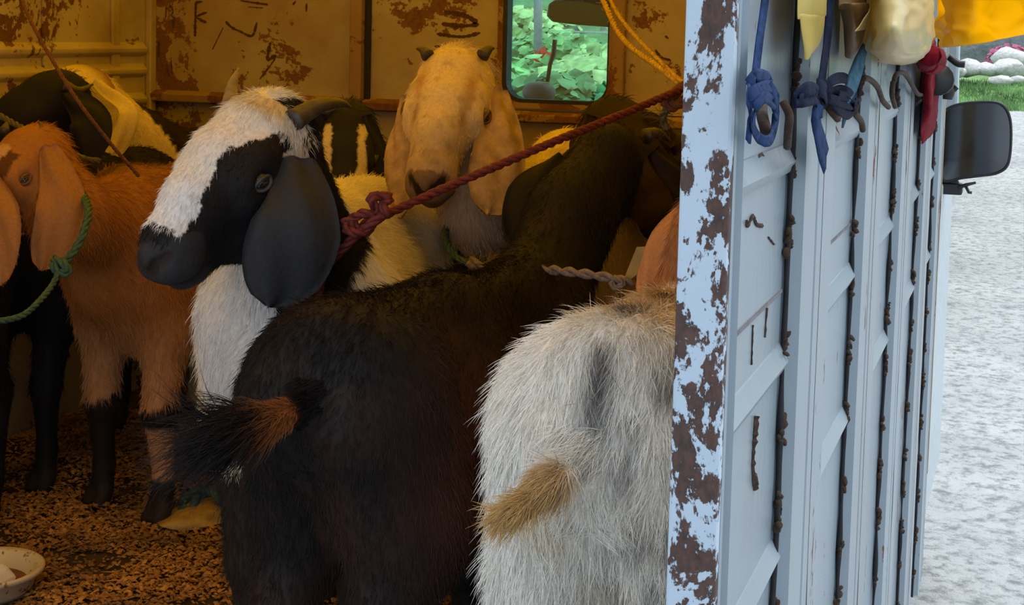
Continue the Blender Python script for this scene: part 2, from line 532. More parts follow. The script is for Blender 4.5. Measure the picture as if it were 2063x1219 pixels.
def side(u, v, off=0.0):
    return at_x(u, v, XO + off)


def hook(pix, r=.0045, offs=None):
    P = [side(u, v, o) for (u, v), o in zip(pix, offs or [.012] * len(pix))]; r *= .62
    return MB().tube(spline(P, 6), r, 8).build('hook', M['rust'], wall, True)


hook([(1738, 158), (1752, 160), (1768, 176), (1778, 202), (1790, 216)], .006)
hook([(1800, 168), (1806, 150), (1822, 148), (1838, 172), (1850, 190), (1862, 186), (1866, 165)], .006)
hook([(1799, 165), (1797, 190), (1803, 215)], .006)
hook([(1730, 200), (1722, 225), (1735, 245), (1738, 262)], .006)
hook([(1658, 190), (1668, 215), (1688, 240)], .006, [.0, .014, .022])
hook([(1578, 205), (1590, 232), (1588, 262), (1586, 295)], .006, [-.002, .004, .004, -.002])
hook([(1534, 205), (1536, 235), (1543, 262), (1547, 282)], .0075, [-.01, .004, .012, .008])
# chipped scars in the paint of the first bay
def scar(pix, w):
    P = resample(spline([side(u, v, -D + .0006) for u, v in pix], 5), .003)
    MB().tube(list(P), [w * (.5 + random.random()) for _ in P], 5).build('paint_scar', M['rust'], wall)
for pix, w in (([(1503, 448), (1507, 455), (1516, 435), (1524, 452), (1535, 455)], .0018), ([(1524, 318), (1534, 312), (1541, 326), (1550, 329)], .0016),
               ([(1522, 838), (1519, 880), (1516, 940), (1521, 985)], .0032), ([(1545, 620), (1541, 680)], .0010), ([(1517, 655), (1514, 735)], .0008),
               ([(1548, 478), (1559, 492)], .001)):
    scar(pix, w)
# ------------------------------------------------------------------ goats: one continuous body surface each
def unit(v):
    v = np.asarray(v, float); return v / (np.linalg.norm(v) + 1e-12)


_perm = rng.integers(0, 1 << 30, 4096)


def vnoise(p, f):
    """value noise in [-1, 1] for an (n, 3) array"""
    q = np.asarray(p) * f; i = np.floor(q).astype(np.int64); t = q - i; t = t * t * (3 - 2 * t); out = 0
    for dx in (0, 1):
        for dy in (0, 1):
            for dz in (0, 1):
                h = ((i[:, 0] + dx) * 73856093 ^ (i[:, 1] + dy) * 19349663 ^ (i[:, 2] + dz) * 83492791) & 4095
                w = (t[:, 0] if dx else 1 - t[:, 0]) * (t[:, 1] if dy else 1 - t[:, 1]) * (t[:, 2] if dz else 1 - t[:, 2])
                out = out + w * ((_perm[h] % 2001) / 1000. - 1)
    return out


class Prim:
    def __init__(s, a, b, ra, rb, k=.05, reg='torso', axis=None, sq=1., neg=False):
        s.a = np.asarray(a, float); s.b = np.asarray(b, float); s.ra = ra; s.rb = rb; s.k = k; s.reg = reg; s.axis = axis; s.sq = sq; s.neg = neg

    def d(s, X, Y, Z):
        a, b = s.a, s.b
        px, py, pz = X - a[0], Y - a[1], Z - a[2]; ba = b - a
        if s.axis is not None:
            n = s.axis; m = (px * n[0] + py * n[1] + pz * n[2]) * (s.sq - 1)
            px = px + m * n[0]; py = py + m * n[1]; pz = pz + m * n[2]
            ba = ba + n * ((ba @ n) * (s.sq - 1))
        t = np.clip((px * ba[0] + py * ba[1] + pz * ba[2]) / (ba @ ba + 1e-12), 0, 1)
        return np.sqrt((px - t * ba[0]) ** 2 + (py - t * ba[1]) ** 2 + (pz - t * ba[2]) ** 2) - (s.ra + (s.rb - s.ra) * t)


def axis_coords(lo, hi, h, boxes):
    """grid lines, finer inside the given intervals"""
    out = [lo]
    while out[-1] < hi:
        x = out[-1]; st = h
        for a, b, hf in boxes:
            if a <= x <= b: st = min(st, hf)
        out.append(x + st)
    return np.array(out, np.float64)


def surface(prims, h, boxes):
    pts = np.array([p.a for p in prims if not p.neg] + [p.b for p in prims if not p.neg]); rad = max(max(p.ra, p.rb) for p in prims)
    lo = pts.min(0) - rad - .04; hi = pts.max(0) + rad + .04; lo[2] = -.012
    ax = [axis_coords(lo[i], hi[i], h, [(b[0][i], b[1][i], b[2]) for b in boxes]) for i in range(3)]
    V = np.full([len(a) for a in ax], 1.0, np.float32)
    for p in prims:
        pad = max(p.ra, p.rb) + p.k + 2.5 * h
        l = np.minimum(p.a, p.b) - pad; u = np.maximum(p.a, p.b) + pad
        sl = [slice(max(0, np.searchsorted(ax[i], l[i]) - 1), np.searchsorted(ax[i], u[i]) + 1) for i in range(3)]
        X = ax[0][sl[0]][:, None, None]; Y = ax[1][sl[1]][None, :, None]; Z = ax[2][sl[2]][None, None, :]
        d = p.d(X, Y, Z).astype(np.float32); cur = V[sl[0], sl[1], sl[2]]
        if p.neg:
            d = -d; hh = np.maximum(p.k - np.abs(cur - d), 0) / p.k; V[sl[0], sl[1], sl[2]] = np.maximum(cur, d) + hh * hh * p.k * .25
        else:
            hh = np.maximum(p.k - np.abs(cur - d), 0) / p.k; V[sl[0], sl[1], sl[2]] = np.minimum(cur, d) - hh * hh * p.k * .25
    V[:, :, 0] = np.maximum(V[:, :, 0], .002)
    ins = V < 0
    nx, ny, nz = V.shape
    c = np.zeros((nx - 1, ny - 1, nz - 1), np.int8)
    for dx in (0, 1):
        for dy in (0, 1):
            for dz in (0, 1): c += ins[dx:nx - 1 + dx, dy:ny - 1 + dy, dz:nz - 1 + dz]
    act = (c > 0) & (c < 8); idx = -np.ones(act.shape, np.int64); I = np.argwhere(act); idx[act] = np.arange(len(I))
    pos = np.zeros((len(I), 3)); cnt = np.zeros(len(I))
    corners = [(0, 0, 0), (1, 0, 0), (0, 1, 0), (1, 1, 0), (0, 0, 1), (1, 0, 1), (0, 1, 1), (1, 1, 1)]
    for a in range(8):
        for ax_i in range(3):
            if corners[a][ax_i]: continue
            b = list(corners[a]); b[ax_i] = 1
            A = I + np.array(corners[a]); B = I + np.array(b)
            va = V[A[:, 0], A[:, 1], A[:, 2]]; vb = V[B[:, 0], B[:, 1], B[:, 2]]
            m = (va < 0) != (vb < 0); t = np.where(m, va / np.where(m, va - vb, 1), 0)
            pa = np.stack([ax[i][A[:, i]] for i in range(3)], 1); pb = np.stack([ax[i][B[:, i]] for i in range(3)], 1)
            pos += np.where(m[:, None], pa + (pb - pa) * t[:, None], 0); cnt += m
    pos /= cnt[:, None]
    quads = []
    for ax_i in range(3):
        o1, o2 = [(1, 2), (2, 0), (0, 1)][ax_i]
        A = [slice(None)] * 3; B = [slice(None)] * 3; A[ax_i] = slice(0, -1); B[ax_i] = slice(1, None)
        ch = ins[tuple(A)] != ins[tuple(B)]; E = np.argwhere(ch)
        E = E[(E[:, o1] > 0) & (E[:, o2] > 0) & (E[:, o1] < V.shape[o1] - 1) & (E[:, o2] < V.shape[o2] - 1)]
        e1 = np.zeros(3, int); e1[o1] = 1; e2 = np.zeros(3, int); e2[o2] = 1
        g = lambda Q: idx[Q[:, 0], Q[:, 1], Q[:, 2]]
        q = np.stack([g(E - e1 - e2), g(E - e2), g(E), g(E - e1)], 1)
        flip = ~ins[E[:, 0], E[:, 1], E[:, 2]]; q[flip] = q[flip][:, ::-1]
        quads.append(q)
    Q = np.concatenate(quads); Q = Q[(Q >= 0).all(1)]
    return pos, Q


def vertex_normals(P, Q):
    n = np.cross(P[Q[:, 2]] - P[Q[:, 0]], P[Q[:, 3]] - P[Q[:, 1]]); out = np.zeros_like(P)
    for k in range(4): np.add.at(out, Q[:, k], n)
    return out / (np.linalg.norm(out, axis=1)[:, None] + 1e-12)


def ear_mesh(base, mid, tip, width, out, curl=.25, thick=.006, nu=26, nv=11, tipw=.62):
    """long hanging ear: a cupped blade following base > mid > tip; out = way its outer face looks"""
    S = np.array(resample(spline([base, mid, tip], 14), np.linalg.norm(np.subtract(tip, base)) / nu))
    n = len(S); T = np.gradient(S, axis=0); T /= np.linalg.norm(T, axis=1)[:, None]
    top, bot = [], []
    for i in range(n):
        t = i / (n - 1)
        w = width * (.40 + .60 * min(1, t / .5) ** .9) * (1 if t < tipw else math.sqrt(max(0, 1 - ((t - tipw) / (1.0001 - tipw)) ** 2)) * .97 + .03)
        o = unit(out - T[i] * (out @ T[i])); sd = np.cross(T[i], o)
        cu = curl * (1.9 - 1.4 * t)
        for j in range(nv):
            s = -1 + 2 * j / (nv - 1); wob = .004 * math.sin(t * 9 + j)
            p = S[i] + sd * (s * w * .5) - o * (cu * w * .5 * s * s) + o * wob
            e = thick * .5 * (1 - .75 * abs(s) ** 3) * (1 - .6 * t)
            top.append(p + o * e); bot.append(p - o * e)
    top, bot = np.array(top), np.array(bot); V = np.concatenate([top, bot]); m = len(top); q = []
    for i in range(n - 1):
        for j in range(nv - 1):
            a, b, c, d = i * nv + j, i * nv + j + 1, (i + 1) * nv + j + 1, (i + 1) * nv + j
            q += [(a, b, c, d), (m + d, m + c, m + b, m + a)]
    rim = [i * nv for i in range(n)] + [(n - 1) * nv + j for j in range(1, nv)] + [i * nv + nv - 1 for i in range(n - 2, -1, -1)] + list(range(nv - 2, 0, -1))
    for k in range(len(rim)):
        a, b = rim[k], rim[(k + 1) % len(rim)]; q.append((b, a, m + a, m + b))
    Q = np.array(q)
    # keep faces looking outwards
    c0 = V[Q[0]].mean(0); nn = np.cross(V[Q[0][2]] - V[Q[0][0]], V[Q[0][3]] - V[Q[0][1]])
    if nn @ out < 0: Q = Q[:, ::-1]
    return V, Q


def attr_mat(name, rough, attr, spec=.25, bumps=True):
    m, nt, bs = new_mat(name)
    a = N(nt, 'ShaderNodeAttribute'); a.attribute_name = attr
    v = coords(nt); f = noise(nt, 160, 3, .6, v)
    nt.links.new(mixc(nt, ramp(nt, f, [(.3, .0), (.7, .22)]), a.outputs['Color'], (0, 0, 0)), bs.inputs['Base Color'])
    bs.inputs['Roughness'].default_value = rough; bs.inputs['Specular IOR Level'].default_value = spec
    if bumps: bump(nt, bs, f, .35, .003)
    return m


M['coat'] = attr_mat('goat_coat', .7, 'coat')
_m, _nt, _bs = new_mat('goat_hair')
_a = N(_nt, 'ShaderNodeAttribute'); _a.attribute_name = 'coat'; _nt.links.new(_a.outputs['Color'], _bs.inputs['Base Color'])
_bs.inputs['Roughness'].default_value = .55; _bs.inputs['Specular IOR Level'].default_value = .18
M['hair'] = _m
M['horn'] = plain('horn_keratin', (.055, .043, .032), .5, .4, 60, bmp=.4)
M['horn_pale'] = plain('pale_horn_keratin', (.22, .17, .10), .55, .35, 60, bmp=.4)
M['eye'] = plain('amber_eye', (.12, .07, .02), .08, .3, 90)
M['eye_dark'] = plain('dark_eye', (.03, .022, .016), .08, .3, 90)
M['pupil'] = plain('pupil', (.003, .003, .003), .1, .0, 10)
M['lid_brown'] = plain('brown_eyelid_skin', (.12, .06, .03), .55, .3, 90)
M['lid'] = plain('eyelid_skin', (.035, .033, .036), .55, .3, 90)


def hair_object(name, roots, nrm, flow, length, col, lift, rad, parent, npts=5, curl=.25):
    n = len(roots)
    t = np.linspace(0, 1, npts)
    fl = flow - nrm * np.sum(flow * nrm, 1)[:, None]; fl /= np.linalg.norm(fl, axis=1)[:, None] + 1e-9
    jit = rng.normal(size=(n, 3)) * curl; d = fl + jit; d /= np.linalg.norm(d, axis=1)[:, None] + 1e-9
    P = np.zeros((n, npts, 3))
    for k in range(npts):
        tt = t[k]
        P[:, k] = roots - nrm * .0015 + length[:, None] * (nrm * (lift[:, None] * (tt - .55 * tt * tt) * 1.4) + d * (tt * .9) + np.array([0, 0, -.12]) * tt * tt)
    hc = bpy.data.hair_curves.new(name); hc.add_curves([npts] * n)
    hc.attributes['position'].data.foreach_set('vector', P.reshape(-1).astype(np.float32))
    ra = hc.attributes.get('radius') or hc.attributes.new('radius', 'FLOAT', 'POINT')
    rr = (rad * (1 - .9 * t ** 1.5))[None, :] * rng.uniform(.7, 1.2, (n, 1))
    ra.data.foreach_set('value', rr.reshape(-1).astype(np.float32))
    ca = hc.attributes.new('coat', 'FLOAT_COLOR', 'CURVE')
    c4 = np.ones((n, 4), np.float32); c4[:, :3] = col; ca.data.foreach_set('color', c4.reshape(-1))
    hc.materials.append(M['hair'])
    o = bpy.data.objects.new(name, hc); COL.objects.link(o); o.parent = parent
    if parent is not None: o.matrix_parent_inverse = Matrix.Translation(-parent.location)
    o['kind'] = 'stuff'
    return o


WHITE, CREAM, BLACK = np.array([.88, .865, .82]), np.array([.74, .60, .36]), np.array([.0068, .0062, .0078])
BROWN, DARKB, TAN = np.array([.36, .15, .042]), np.array([.035, .016, .009]), np.array([.46, .25, .11])


def mixa(a, b, w): return a * (1 - w[:, None]) + b * w[:, None]


def sstep(x, a, b):
    t = np.clip((x - a) / (b - a), 0, 1); return t * t * (3 - 2 * t)


class Ctx: pass


def goat(label, hip, az, S, head, coat, ears, h=.011, hh=.006, fur=20000, flen=None, furr=.0005, neck_mid=None, horns=(), eye_mat='eye', lid_mat='lid', name='goat', slope=0., tailr=1., fat=1.,
         legs=None, tail=None, head_scale=1., group='goats packed in the truck bed', neckr=1., body_len=1., hairlift=None, width=1., densf=None, flowf=None, lift=.3):
    """hip: ground point under the hips; az: way it faces (rad from +Y towards +X); head: (poll, forward, up)"""
    hip = np.array([hip[0], hip[1], 0.]); fw = np.array([math.sin(az), math.cos(az), 0]); lf = np.array([-math.cos(az), math.sin(az), 0]); up = np.array([0, 0, 1.])
    G = lambda x, y, z: hip + (fw * x * body_len + lf * y * width + up * (z + slope * max(0, x) * min(1, max(0, (z - .3) / .5)))) * S
    r = S; pr = []
    A = lambda a, b, ra, rb, k=.05, reg='torso', sq=1., ax=None: pr.append(Prim(a, b, ra * r * (fat if reg in ('torso', 'hind') else 1), rb * r * (fat if reg in ('torso', 'hind') else 1), k * r, reg, (lf if ax is None else ax) if sq != 1 else None, sq))
    # trunk
    A(G(-.05, 0, .86), G(.30, 0, .875), .085, .085, .06)
    A(G(.30, 0, .875), G(.60, 0, .90), .085, .075, .06)
    A(G(-.02, 0, .77), G(.22, 0, .73), .135, .175, .08, sq=1.05)
    A(G(.22, 0, .70), G(.50, 0, .68), .195, .185, .08, sq=1.12)
    A(G(.50, 0, .70), G(.66, 0, .69), .175, .125, .08, sq=1.15)
    A(G(.24, 0, .60), G(.50, 0, .585), .15, .14, .08)
    lg = dict(hl=(0, 0), hr=(0, 0), fl=(0, 0), fr=(0, 0))
    if legs: lg.update(legs)
    for sd, kh, kf in ((1, 'hl', 'fl'), (-1, 'hr', 'fr')):
        ox, oy = lg[kh]
        A(G(0, sd * .075, .80), G(.06, sd * .105, .57), .115, .095, .07, 'hind')
        A(G(-.06, sd * .07, .76), G(-.02, sd * .09, .60), .085, .075, .06, 'hind')
        A(G(.05, sd * .105, .57), G(-.08 + ox * .6, sd * .095 + oy * .6, .39), .090, .048, .06, 'hind')
        A(G(-.09 + ox * .6, sd * .095 + oy * .6, .385), G(-.075 + ox, sd * .095 + oy, .13), .044, .028, .03, 'hind_shank')
        A(G(-.075 + ox, sd * .095 + oy, .13), G(-.055 + ox, sd * .095 + oy, .065), .031, .032, .02, 'hind_shank')
        for q in (-1, 1): A(G(-.05 + ox, sd * .095 + oy + q * .017, .05), G(-.02 + ox, sd * .095 + oy + q * .02, .018), .024, .024, .012, 'hoof')
        A(G(-.10, sd * .055, .77), G(-.085, sd * .06, .74), .05, .05, .05)
        ox, oy = lg[kf]
        A(G(.60, sd * .085, .76), G(.55, sd * .11, .54), .10, .068, .07, 'fore')
        A(G(.55, sd * .11, .54), G(.585 + ox * .5, sd * .095 + oy * .5, .31), .062, .042, .05, 'fore')
        A(G(.585 + ox * .5, sd * .095 + oy * .5, .30), G(.58 + ox, sd * .095 + oy, .12), .040, .027, .03, 'fore_shank')
        A(G(.58 + ox, sd * .095 + oy, .12), G(.59 + ox, sd * .095 + oy, .06), .030, .031, .02, 'fore_shank')
        for q in (-1, 1): A(G(.595 + ox, sd * .095 + oy + q * .017, .05), G(.62 + ox, sd * .095 + oy + q * .02, .018), .024, .024, .012, 'hoof')
    # tail
    tl = tail if tail is not None else [G(-.13, 0, .83), G(-.20, 0, .80), G(-.235, 0, .70)]
    tl = [np.asarray(q, float) for q in tl]
    for i in range(len(tl) - 1):
        ra = (.034 - .010 * i) * tailr; A(tl[i], tl[i + 1], ra, ra - .010 * tailr, .03, 'tail')
    # head frame
    poll, F, U = np.asarray(head[0], float), unit(head[1]), np.asarray(head[2], float); U = unit(U - F * (U @ F)); Lx = np.cross(U, F)   # Lx = its left
    hs = head_scale * S / .78
    Hd = lambda f, u, l=0: poll + (F * f + U * u + Lx * l) * hs
    nb = G(.60, 0, .80); nm = np.asarray(neck_mid, float) if neck_mid is not None else (nb * .45 + Hd(-.01, -.085) * .55 + np.array([0, 0, -.02]))
    nt_ = unit(Hd(0, -.07) - nb); nax = unit(np.cross(nt_, up)) if abs(nt_[2]) < .98 else lf
    A(G(.56, 0, .72), nb, .15, .135, .08, 'neck', 1.2, nax)
    A(nb, nm, .125 * neckr, .092 * neckr, .07, 'neck', 1.2, nax); A(nm, Hd(.0, -.065), .088 * neckr, .075, .06, 'neck', 1.15, nax)
    B = lambda a, b, ra, rb, k=.025, reg='head', sq=1.: pr.append(Prim(a, b, ra * hs, rb * hs, k * hs, reg, Lx if sq != 1 else None, sq))
    B(Hd(.022, -.056), Hd(.09, -.056), .057, .054, .03)
    B(Hd(.035, -.036), Hd(.075, -.034), .040, .038, .03)
    B(Hd(.085, -.036), Hd(.145, -.033), .036, .031, .03)
    B(Hd(.145, -.033), Hd(.20, -.043), .031, .025, .025)
    B(Hd(.10, -.066), Hd(.19, -.066), .044, .033, .03, sq=1.08)
    B(Hd(.12, -.112), Hd(.198, -.096), .024, .019, .03)
    B(Hd(.200, -.057), Hd(.214, -.060), .035, .030, .018, 'muzzle')
    B(Hd(.198, -.098), Hd(.210, -.096), .022, .019, .014, 'muzzle')
    B(Hd(.224, -.045), Hd(.230, -.052), .017, .016, .014, 'muzzle')
    for q in (-1, 1):
        B(Hd(.045, -.112, q * .024), Hd(.12, -.112, q * .017), .030, .024, .035)
        B(Hd(.062, -.032, q * .042), Hd(.098, -.036, q * .047), .019, .015, .022)
        B(Hd(.072, -.062, q * .046), Hd(.108, -.062, q * .046), .017, .014, .022)
        B(Hd(.222, -.066, q * .014), Hd(.214, -.072, q * .020), .021, .018, .014, 'muzzle')
    ng = lambda a, b, ra, k: pr.append(Prim(a, b, ra * hs, ra * hs, k * hs, 'muzzle', neg=True))
    for q in (-1, 1):
        ng(Hd(.0875, -.044, q * .067), Hd(.0885, -.042, q * .073), .0128, .006)
        ng(Hd(.248, -.054, q * .006), Hd(.241, -.042, q * .016), .0062, .004); ng(Hd(.241, -.042, q * .016), Hd(.227, -.038, q * .028), .0058, .004)
        ng(Hd(.248, -.084, 0), Hd(.232, -.086, q * .024), .0048, .005); ng(Hd(.232, -.086, q * .024), Hd(.180, -.089, q * .036), .0046, .005)
    hb = np.array([Hd(-.02, 0, 0), Hd(.26, 0, 0), Hd(.1, -.14, .06), Hd(.1, .04, -.06), Hd(.1, -.14, -.06)])
    P, Q = surface(pr, h, [(hb.min(0) - .01, hb.max(0) + .01, hh)])
    # light smoothing
    for _ in range(1):
        acc = np.zeros_like(P); cn = np.zeros(len(P))
        for k in range(4):
            a, b = Q[:, k], Q[:, (k + 1) % 4]
            np.add.at(acc, a, P[b]); np.add.at(acc, b, P[a]); np.add.at(cn, a, 1); np.add.at(cn, b, 1)
        P = P * .6 + .4 * acc / np.maximum(cn, 1)[:, None]
    nbody = len(P)
    rid = np.zeros(len(P), int); best = np.full(len(P), 9.)
    names = []
    for p in pr:
        if p.neg: continue
        if p.reg not in names: names.append(p.reg)
        d = p.d(P[:, 0], P[:, 1], P[:, 2]); m = d < best; best[m] = d[m]; rid[m] = names.index(p.reg)
    names.append('ear')
    for e in ears:
        V, q = ear_mesh(**e); Q = np.concatenate([Q, q + len(P)]); P = np.concatenate([P, V]); rid = np.concatenate([rid, np.full(len(V), len(names) - 1)])
    Nn = vertex_normals(P, Q)
    c = Ctx(); c.names = names; c.S = S; c.hs = hs
    def local(p, reg):
        c.p = p; q = p - hip
        c.x, c.y, c.z = q @ fw / S, q @ lf / S, q[:, 2] / S
        q = p - poll; c.f, c.u, c.l = q @ F / hs, q @ Lx * 0 + q @ U / hs, q @ Lx / hs
        c.tt = np.clip((p - tl[0]) @ unit(tl[-1] - tl[0]) / np.linalg.norm(tl[-1] - tl[0]), 0, 1)
        c.reg = reg; c.at = lambda *nm: np.isin(reg, [names.index(k) for k in nm if k in names])
        return c
    dark = [p for p in pr if p.neg and p.ra < .009 * hs]
    def slit(p):
        m = np.full(len(p), 9.)
        for q in dark: m = np.minimum(m, q.d(p[:, 0], p[:, 1], p[:, 2]))
        return m
    colv = coat(local(P, rid)); sl_ = slit(P); colv[c.at('hoof')] = np.array([.022, .017, .013]); colv = mixa(colv, np.array([.018, .011, .009]), sstep(sl_, .0030, .0008))
    root = empty(name, tuple(hip)); tag(root, label, 'goat', group)
    me = bpy.data.meshes.new('body'); me.vertices.add(len(P)); me.vertices.foreach_set('co', P.reshape(-1).astype(np.float32))
    me.loops.add(Q.size); me.loops.foreach_set('vertex_index', Q.reshape(-1).astype(np.int32)); me.polygons.add(len(Q))
    me.polygons.foreach_set('loop_start', np.arange(0, Q.size, 4, dtype=np.int32)); me.update(calc_edges=True); me.validate()
    ca = me.attributes.new('coat', 'FLOAT_COLOR', 'POINT'); c4 = np.ones((len(P), 4), np.float32); c4[:, :3] = colv
    ca.data.foreach_set('color', c4.reshape(-1))
    link('body', me, M['coat'], root, True)
    # eyes with lids
    for q in (-1, 1):
        e = Hd(.0865, -.045, q * .0565); eo = unit(Lx * q + F * .32 + U * .22); R_ = .0128 * hs
        ob = MB(); bm = bmesh.new(); bmesh.ops.create_uvsphere(bm, u_segments=20, v_segments=12, radius=R_)
        ob.add([np.array(v.co) + e for v in bm.verts], [[v.index for v in f.verts] for f in bm.faces]); bm.free()
        eye = ob.build('eye', M[eye_mat], root, True)
        tx = unit(F - eo * (F @ eo)); ty = np.cross(eo, tx); pm = MB(); ring_ = [e + eo * R_ * .99]
        for k in range(16):
            a = 2 * math.pi * k / 16; dv = unit(eo + tx * .58 * math.cos(a) + ty * .26 * math.sin(a)); ring_.append(e + dv * R_ * 1.015)
        pm.add(ring_, [(0, 1 + k, 1 + (k + 1) % 16) for k in range(16)])
        pm.build('pupil', M['pupil'], eye)
        lm = MB(); lid = [e + unit(eo * .70 + tx * 1.0 * math.cos(a) + ty * .50 * math.sin(a) * (1 if math.sin(a) > 0 else .85)) * R_ * 1.07 for a in np.linspace(0, 2 * math.pi, 25)]
        lm.tube(lid, .0026 * hs, 6, False).build('eyelid', M[lid_mat], root, True)
    for hn in horns:
        pts = spline(hn['pts'], 8); n = len(pts); rr = [hn['r'] * (1 - .82 * i / (n - 1)) * (1 + .05 * math.sin(i * 2.4)) for i in range(n)]
        MB().tube(pts, rr, 12).build('horn', M[hn.get('mat', 'horn')], root, True)
    # fur
    if fur:
        tri = np.concatenate([Q[:, [0, 1, 2]], Q[:, [0, 2, 3]]])
        ar = np.linalg.norm(np.cross(P[tri[:, 1]] - P[tri[:, 0]], P[tri[:, 2]] - P[tri[:, 0]]), axis=1)
        ctr = P[tri].mean(1)
        vis = np.sum(vertex_normals_tri(P, tri) * (C0 - ctr), 1) / np.linalg.norm(C0 - ctr, axis=1) > -.45
        tr = rid[tri[:, 0]]
        local(ctr, tr); wgt = ar * (vis | (tr == names.index('ear'))) * (~c.at('hoof'))
        if densf is not None: wgt = wgt * densf(c)
        wgt /= wgt.sum(); ti = rng.choice(len(tri), fur, p=wgt)
        a, b = rng.random(fur), rng.random(fur); sw = a + b > 1; a[sw] = 1 - a[sw]; b[sw] = 1 - b[sw]
        t3 = tri[ti]; roots = P[t3[:, 0]] * (1 - a - b)[:, None] + P[t3[:, 1]] * a[:, None] + P[t3[:, 2]] * b[:, None]
        nr = Nn[t3[:, 0]]; reg = rid[t3[:, 0]]
        local(roots, reg)
        ind = (roots[:, 2] < .01)
        cl = coat(c); 
        cl = cl * rng.uniform(.72, 1.22, (fur, 1))
        fl = np.tile(-fw * .8 + np.array([0, 0, -.55]), (fur, 1))
        fl[c.at('hind', 'fore', 'hind_shank', 'fore_shank')] = np.array([0, 0, -1.]) - fw * .15
        fl[c.at('neck')] = unit(nb - poll) * .8 + np.array([0, 0, -.4])
        hd = c.at('head', 'muzzle'); fl[hd] = F * .5 + np.array([0, 0, -.5])
        fl[c.at('tail')] = unit(tl[-1] - tl[0])
        for e in ears:
            pass
        er = c.at('ear')
        if er.any() and ears:
            dd = np.array([unit(np.subtract(e['tip'], e['base'])) for e in ears]); cc = np.array([np.asarray(e['mid']) for e in ears])
            w = np.argmin(((roots[er][:, None] - cc[None]) ** 2).sum(2), 1); fl[er] = dd[w]
        if flowf is not None: fl = flowf(c, fl)
        L = np.full(fur, .022)
        L[hd] = .009; L[er] = .005; L[c.at('muzzle')] = .004; L[c.at('hind_shank', 'fore_shank')] = .012; L[c.at('tail')] = .06
        if flen is not None: L = flen(c, L)
        L = L * rng.uniform(.6, 1.25, fur)
        lf_ = np.full(fur, lift); lf_[hd | er] = .18; lf_[c.at('muzzle')] = .1
        if hairlift is not None: lf_ = hairlift(c, lf_)
        keep = ~ind & (slit(roots) > .003)
        for q in (-1, 1): keep &= np.linalg.norm(roots - Hd(.0865, -.045, q * .058), axis=1) > .019 * hs
        hair_object('fur', roots[keep], nr[keep], fl[keep], L[keep], np.clip(cl[keep], 0, 1), lf_[keep], furr, root)
    root['_info'] = 0; del root['_info']
    return root, G, Hd


def vertex_normals_tri(P, T):
    n = np.cross(P[T[:, 1]] - P[T[:, 0]], P[T[:, 2]] - P[T[:, 0]]); return n / (np.linalg.norm(n, axis=1)[:, None] + 1e-12)


def default_ears(poll, F, U, hs, drop=.2, width=.075, spread=.05, sides=(1, -1)):
    F, U = unit(F), np.asarray(U, float); U = unit(U - F * (U @ F)); Lx = np.cross(U, F); out = []
    for q in sides:
        b = poll + (F * .025 - U * .05 + Lx * q * .047) * hs
        m = b + (Lx * q * spread * .9 + np.array([0, 0, -.45 * drop])) * 1; t = b + Lx * q * spread + np.array([0, 0, -drop]) + F * .015
        out.append(dict(base=b, mid=m, tip=t, width=width, out=unit(Lx * q + U * .2)))
    return out
W = at


def xy(p): return (p[0], p[1])


def aim(a, b): return math.atan2(b[0] - a[0], b[1] - a[1])


# --- near black goat, rump towards the back of the truck, tail held out
def coat_black(c):
    n = vnoise(c.p, 22); col = np.tile(BLACK, (len(c.p), 1))
    side_patch = np.exp(-(((c.x - .16) / .20) ** 2 + ((c.z - .66) / .15) ** 2)) * (c.y < .02) + .15 * n
    col = mixa(col, np.array([.10, .038, .024]), np.clip(side_patch, 0, .85))  # brown flank patch, partly the coat's reddish sheen put into the colour
    col = mixa(col, np.array([.035, .014, .010]), np.clip(sstep(c.z, .60, .40) * .9 + .2 * n, 0, 1) * c.at('hind', 'hind_shank', 'torso'))
    t = c.at('tail'); col[t] = mixa(np.tile(np.array([.27, .095, .028]), (t.sum(), 1)), BLACK * 1.3, np.clip(sstep(c.tt[t] + .1 * n[t], .35, .6) + sstep(c.tt[t], .12, .02), 0, 1))
    ins = c.at('hind', 'hind_shank') & (np.abs(c.y) < .075) & (c.z < .47) & (c.x < .08) & (c.y < 0); col[ins] = WHITE * .8
    hd = c.at('head'); col[hd] = mixa(col[hd], np.array([.13, .045, .015]), sstep(c.f[hd] + .02 * n[hd], .05, -.02) * sstep(c.u[hd], -.08, -.02))
    return col


hip1 = xy(W(702, 600, 1.78)); az1 = math.radians(7)
p1 = W(1225, 262, 2.50); F1, U1 = cv(-.28, -.62, -.73), cv(.05, .72, -.5)
goat('glossy black goat with its rump to the opening and tail stuck out sideways', hip1, az1, .79, (p1, F1, U1), coat_black,
     [dict(base=W(1135, 315, 2.46), mid=W(1066, 385, 2.42), tip=W(1038, 498, 2.40), width=.085, out=unit(cv(-.45, .1, .9))),
      dict(base=W(1320, 300, 2.50), mid=W(1385, 380, 2.5), tip=W(1400, 480, 2.5), width=.075, out=unit(cv(.7, .1, .6)))],
     h=.010, hh=.008, fur=70000, furr=.00045, horns=[dict(pts=[W(1300, 275, 2.5), W(1325, 268, 2.52), W(1350, 285, 2.56)], r=.014)],
     slope=-.10, tailr=.5, fat=.83, width=.88, tail=[W(604, 822, 1.66), W(540, 846, 1.62), W(490, 860, 1.60), W(440, 872, 1.59)], legs=dict(hl=(-.02, .0), hr=(.0, -.02)),
     flen=lambda c, L: np.where(c.at('tail'), .020 + .085 * sstep(c.tt, .3, .8), np.where(c.at('torso') & (c.z > .88), .026, L * .9)),
     densf=lambda c: 1 + 9. * c.at('tail') - .5 * c.at('neck', 'head', 'ear'),
     hairlift=lambda c, l: np.where(c.at('tail'), .45, l), neck_mid=W(1150, 440, 2.38))


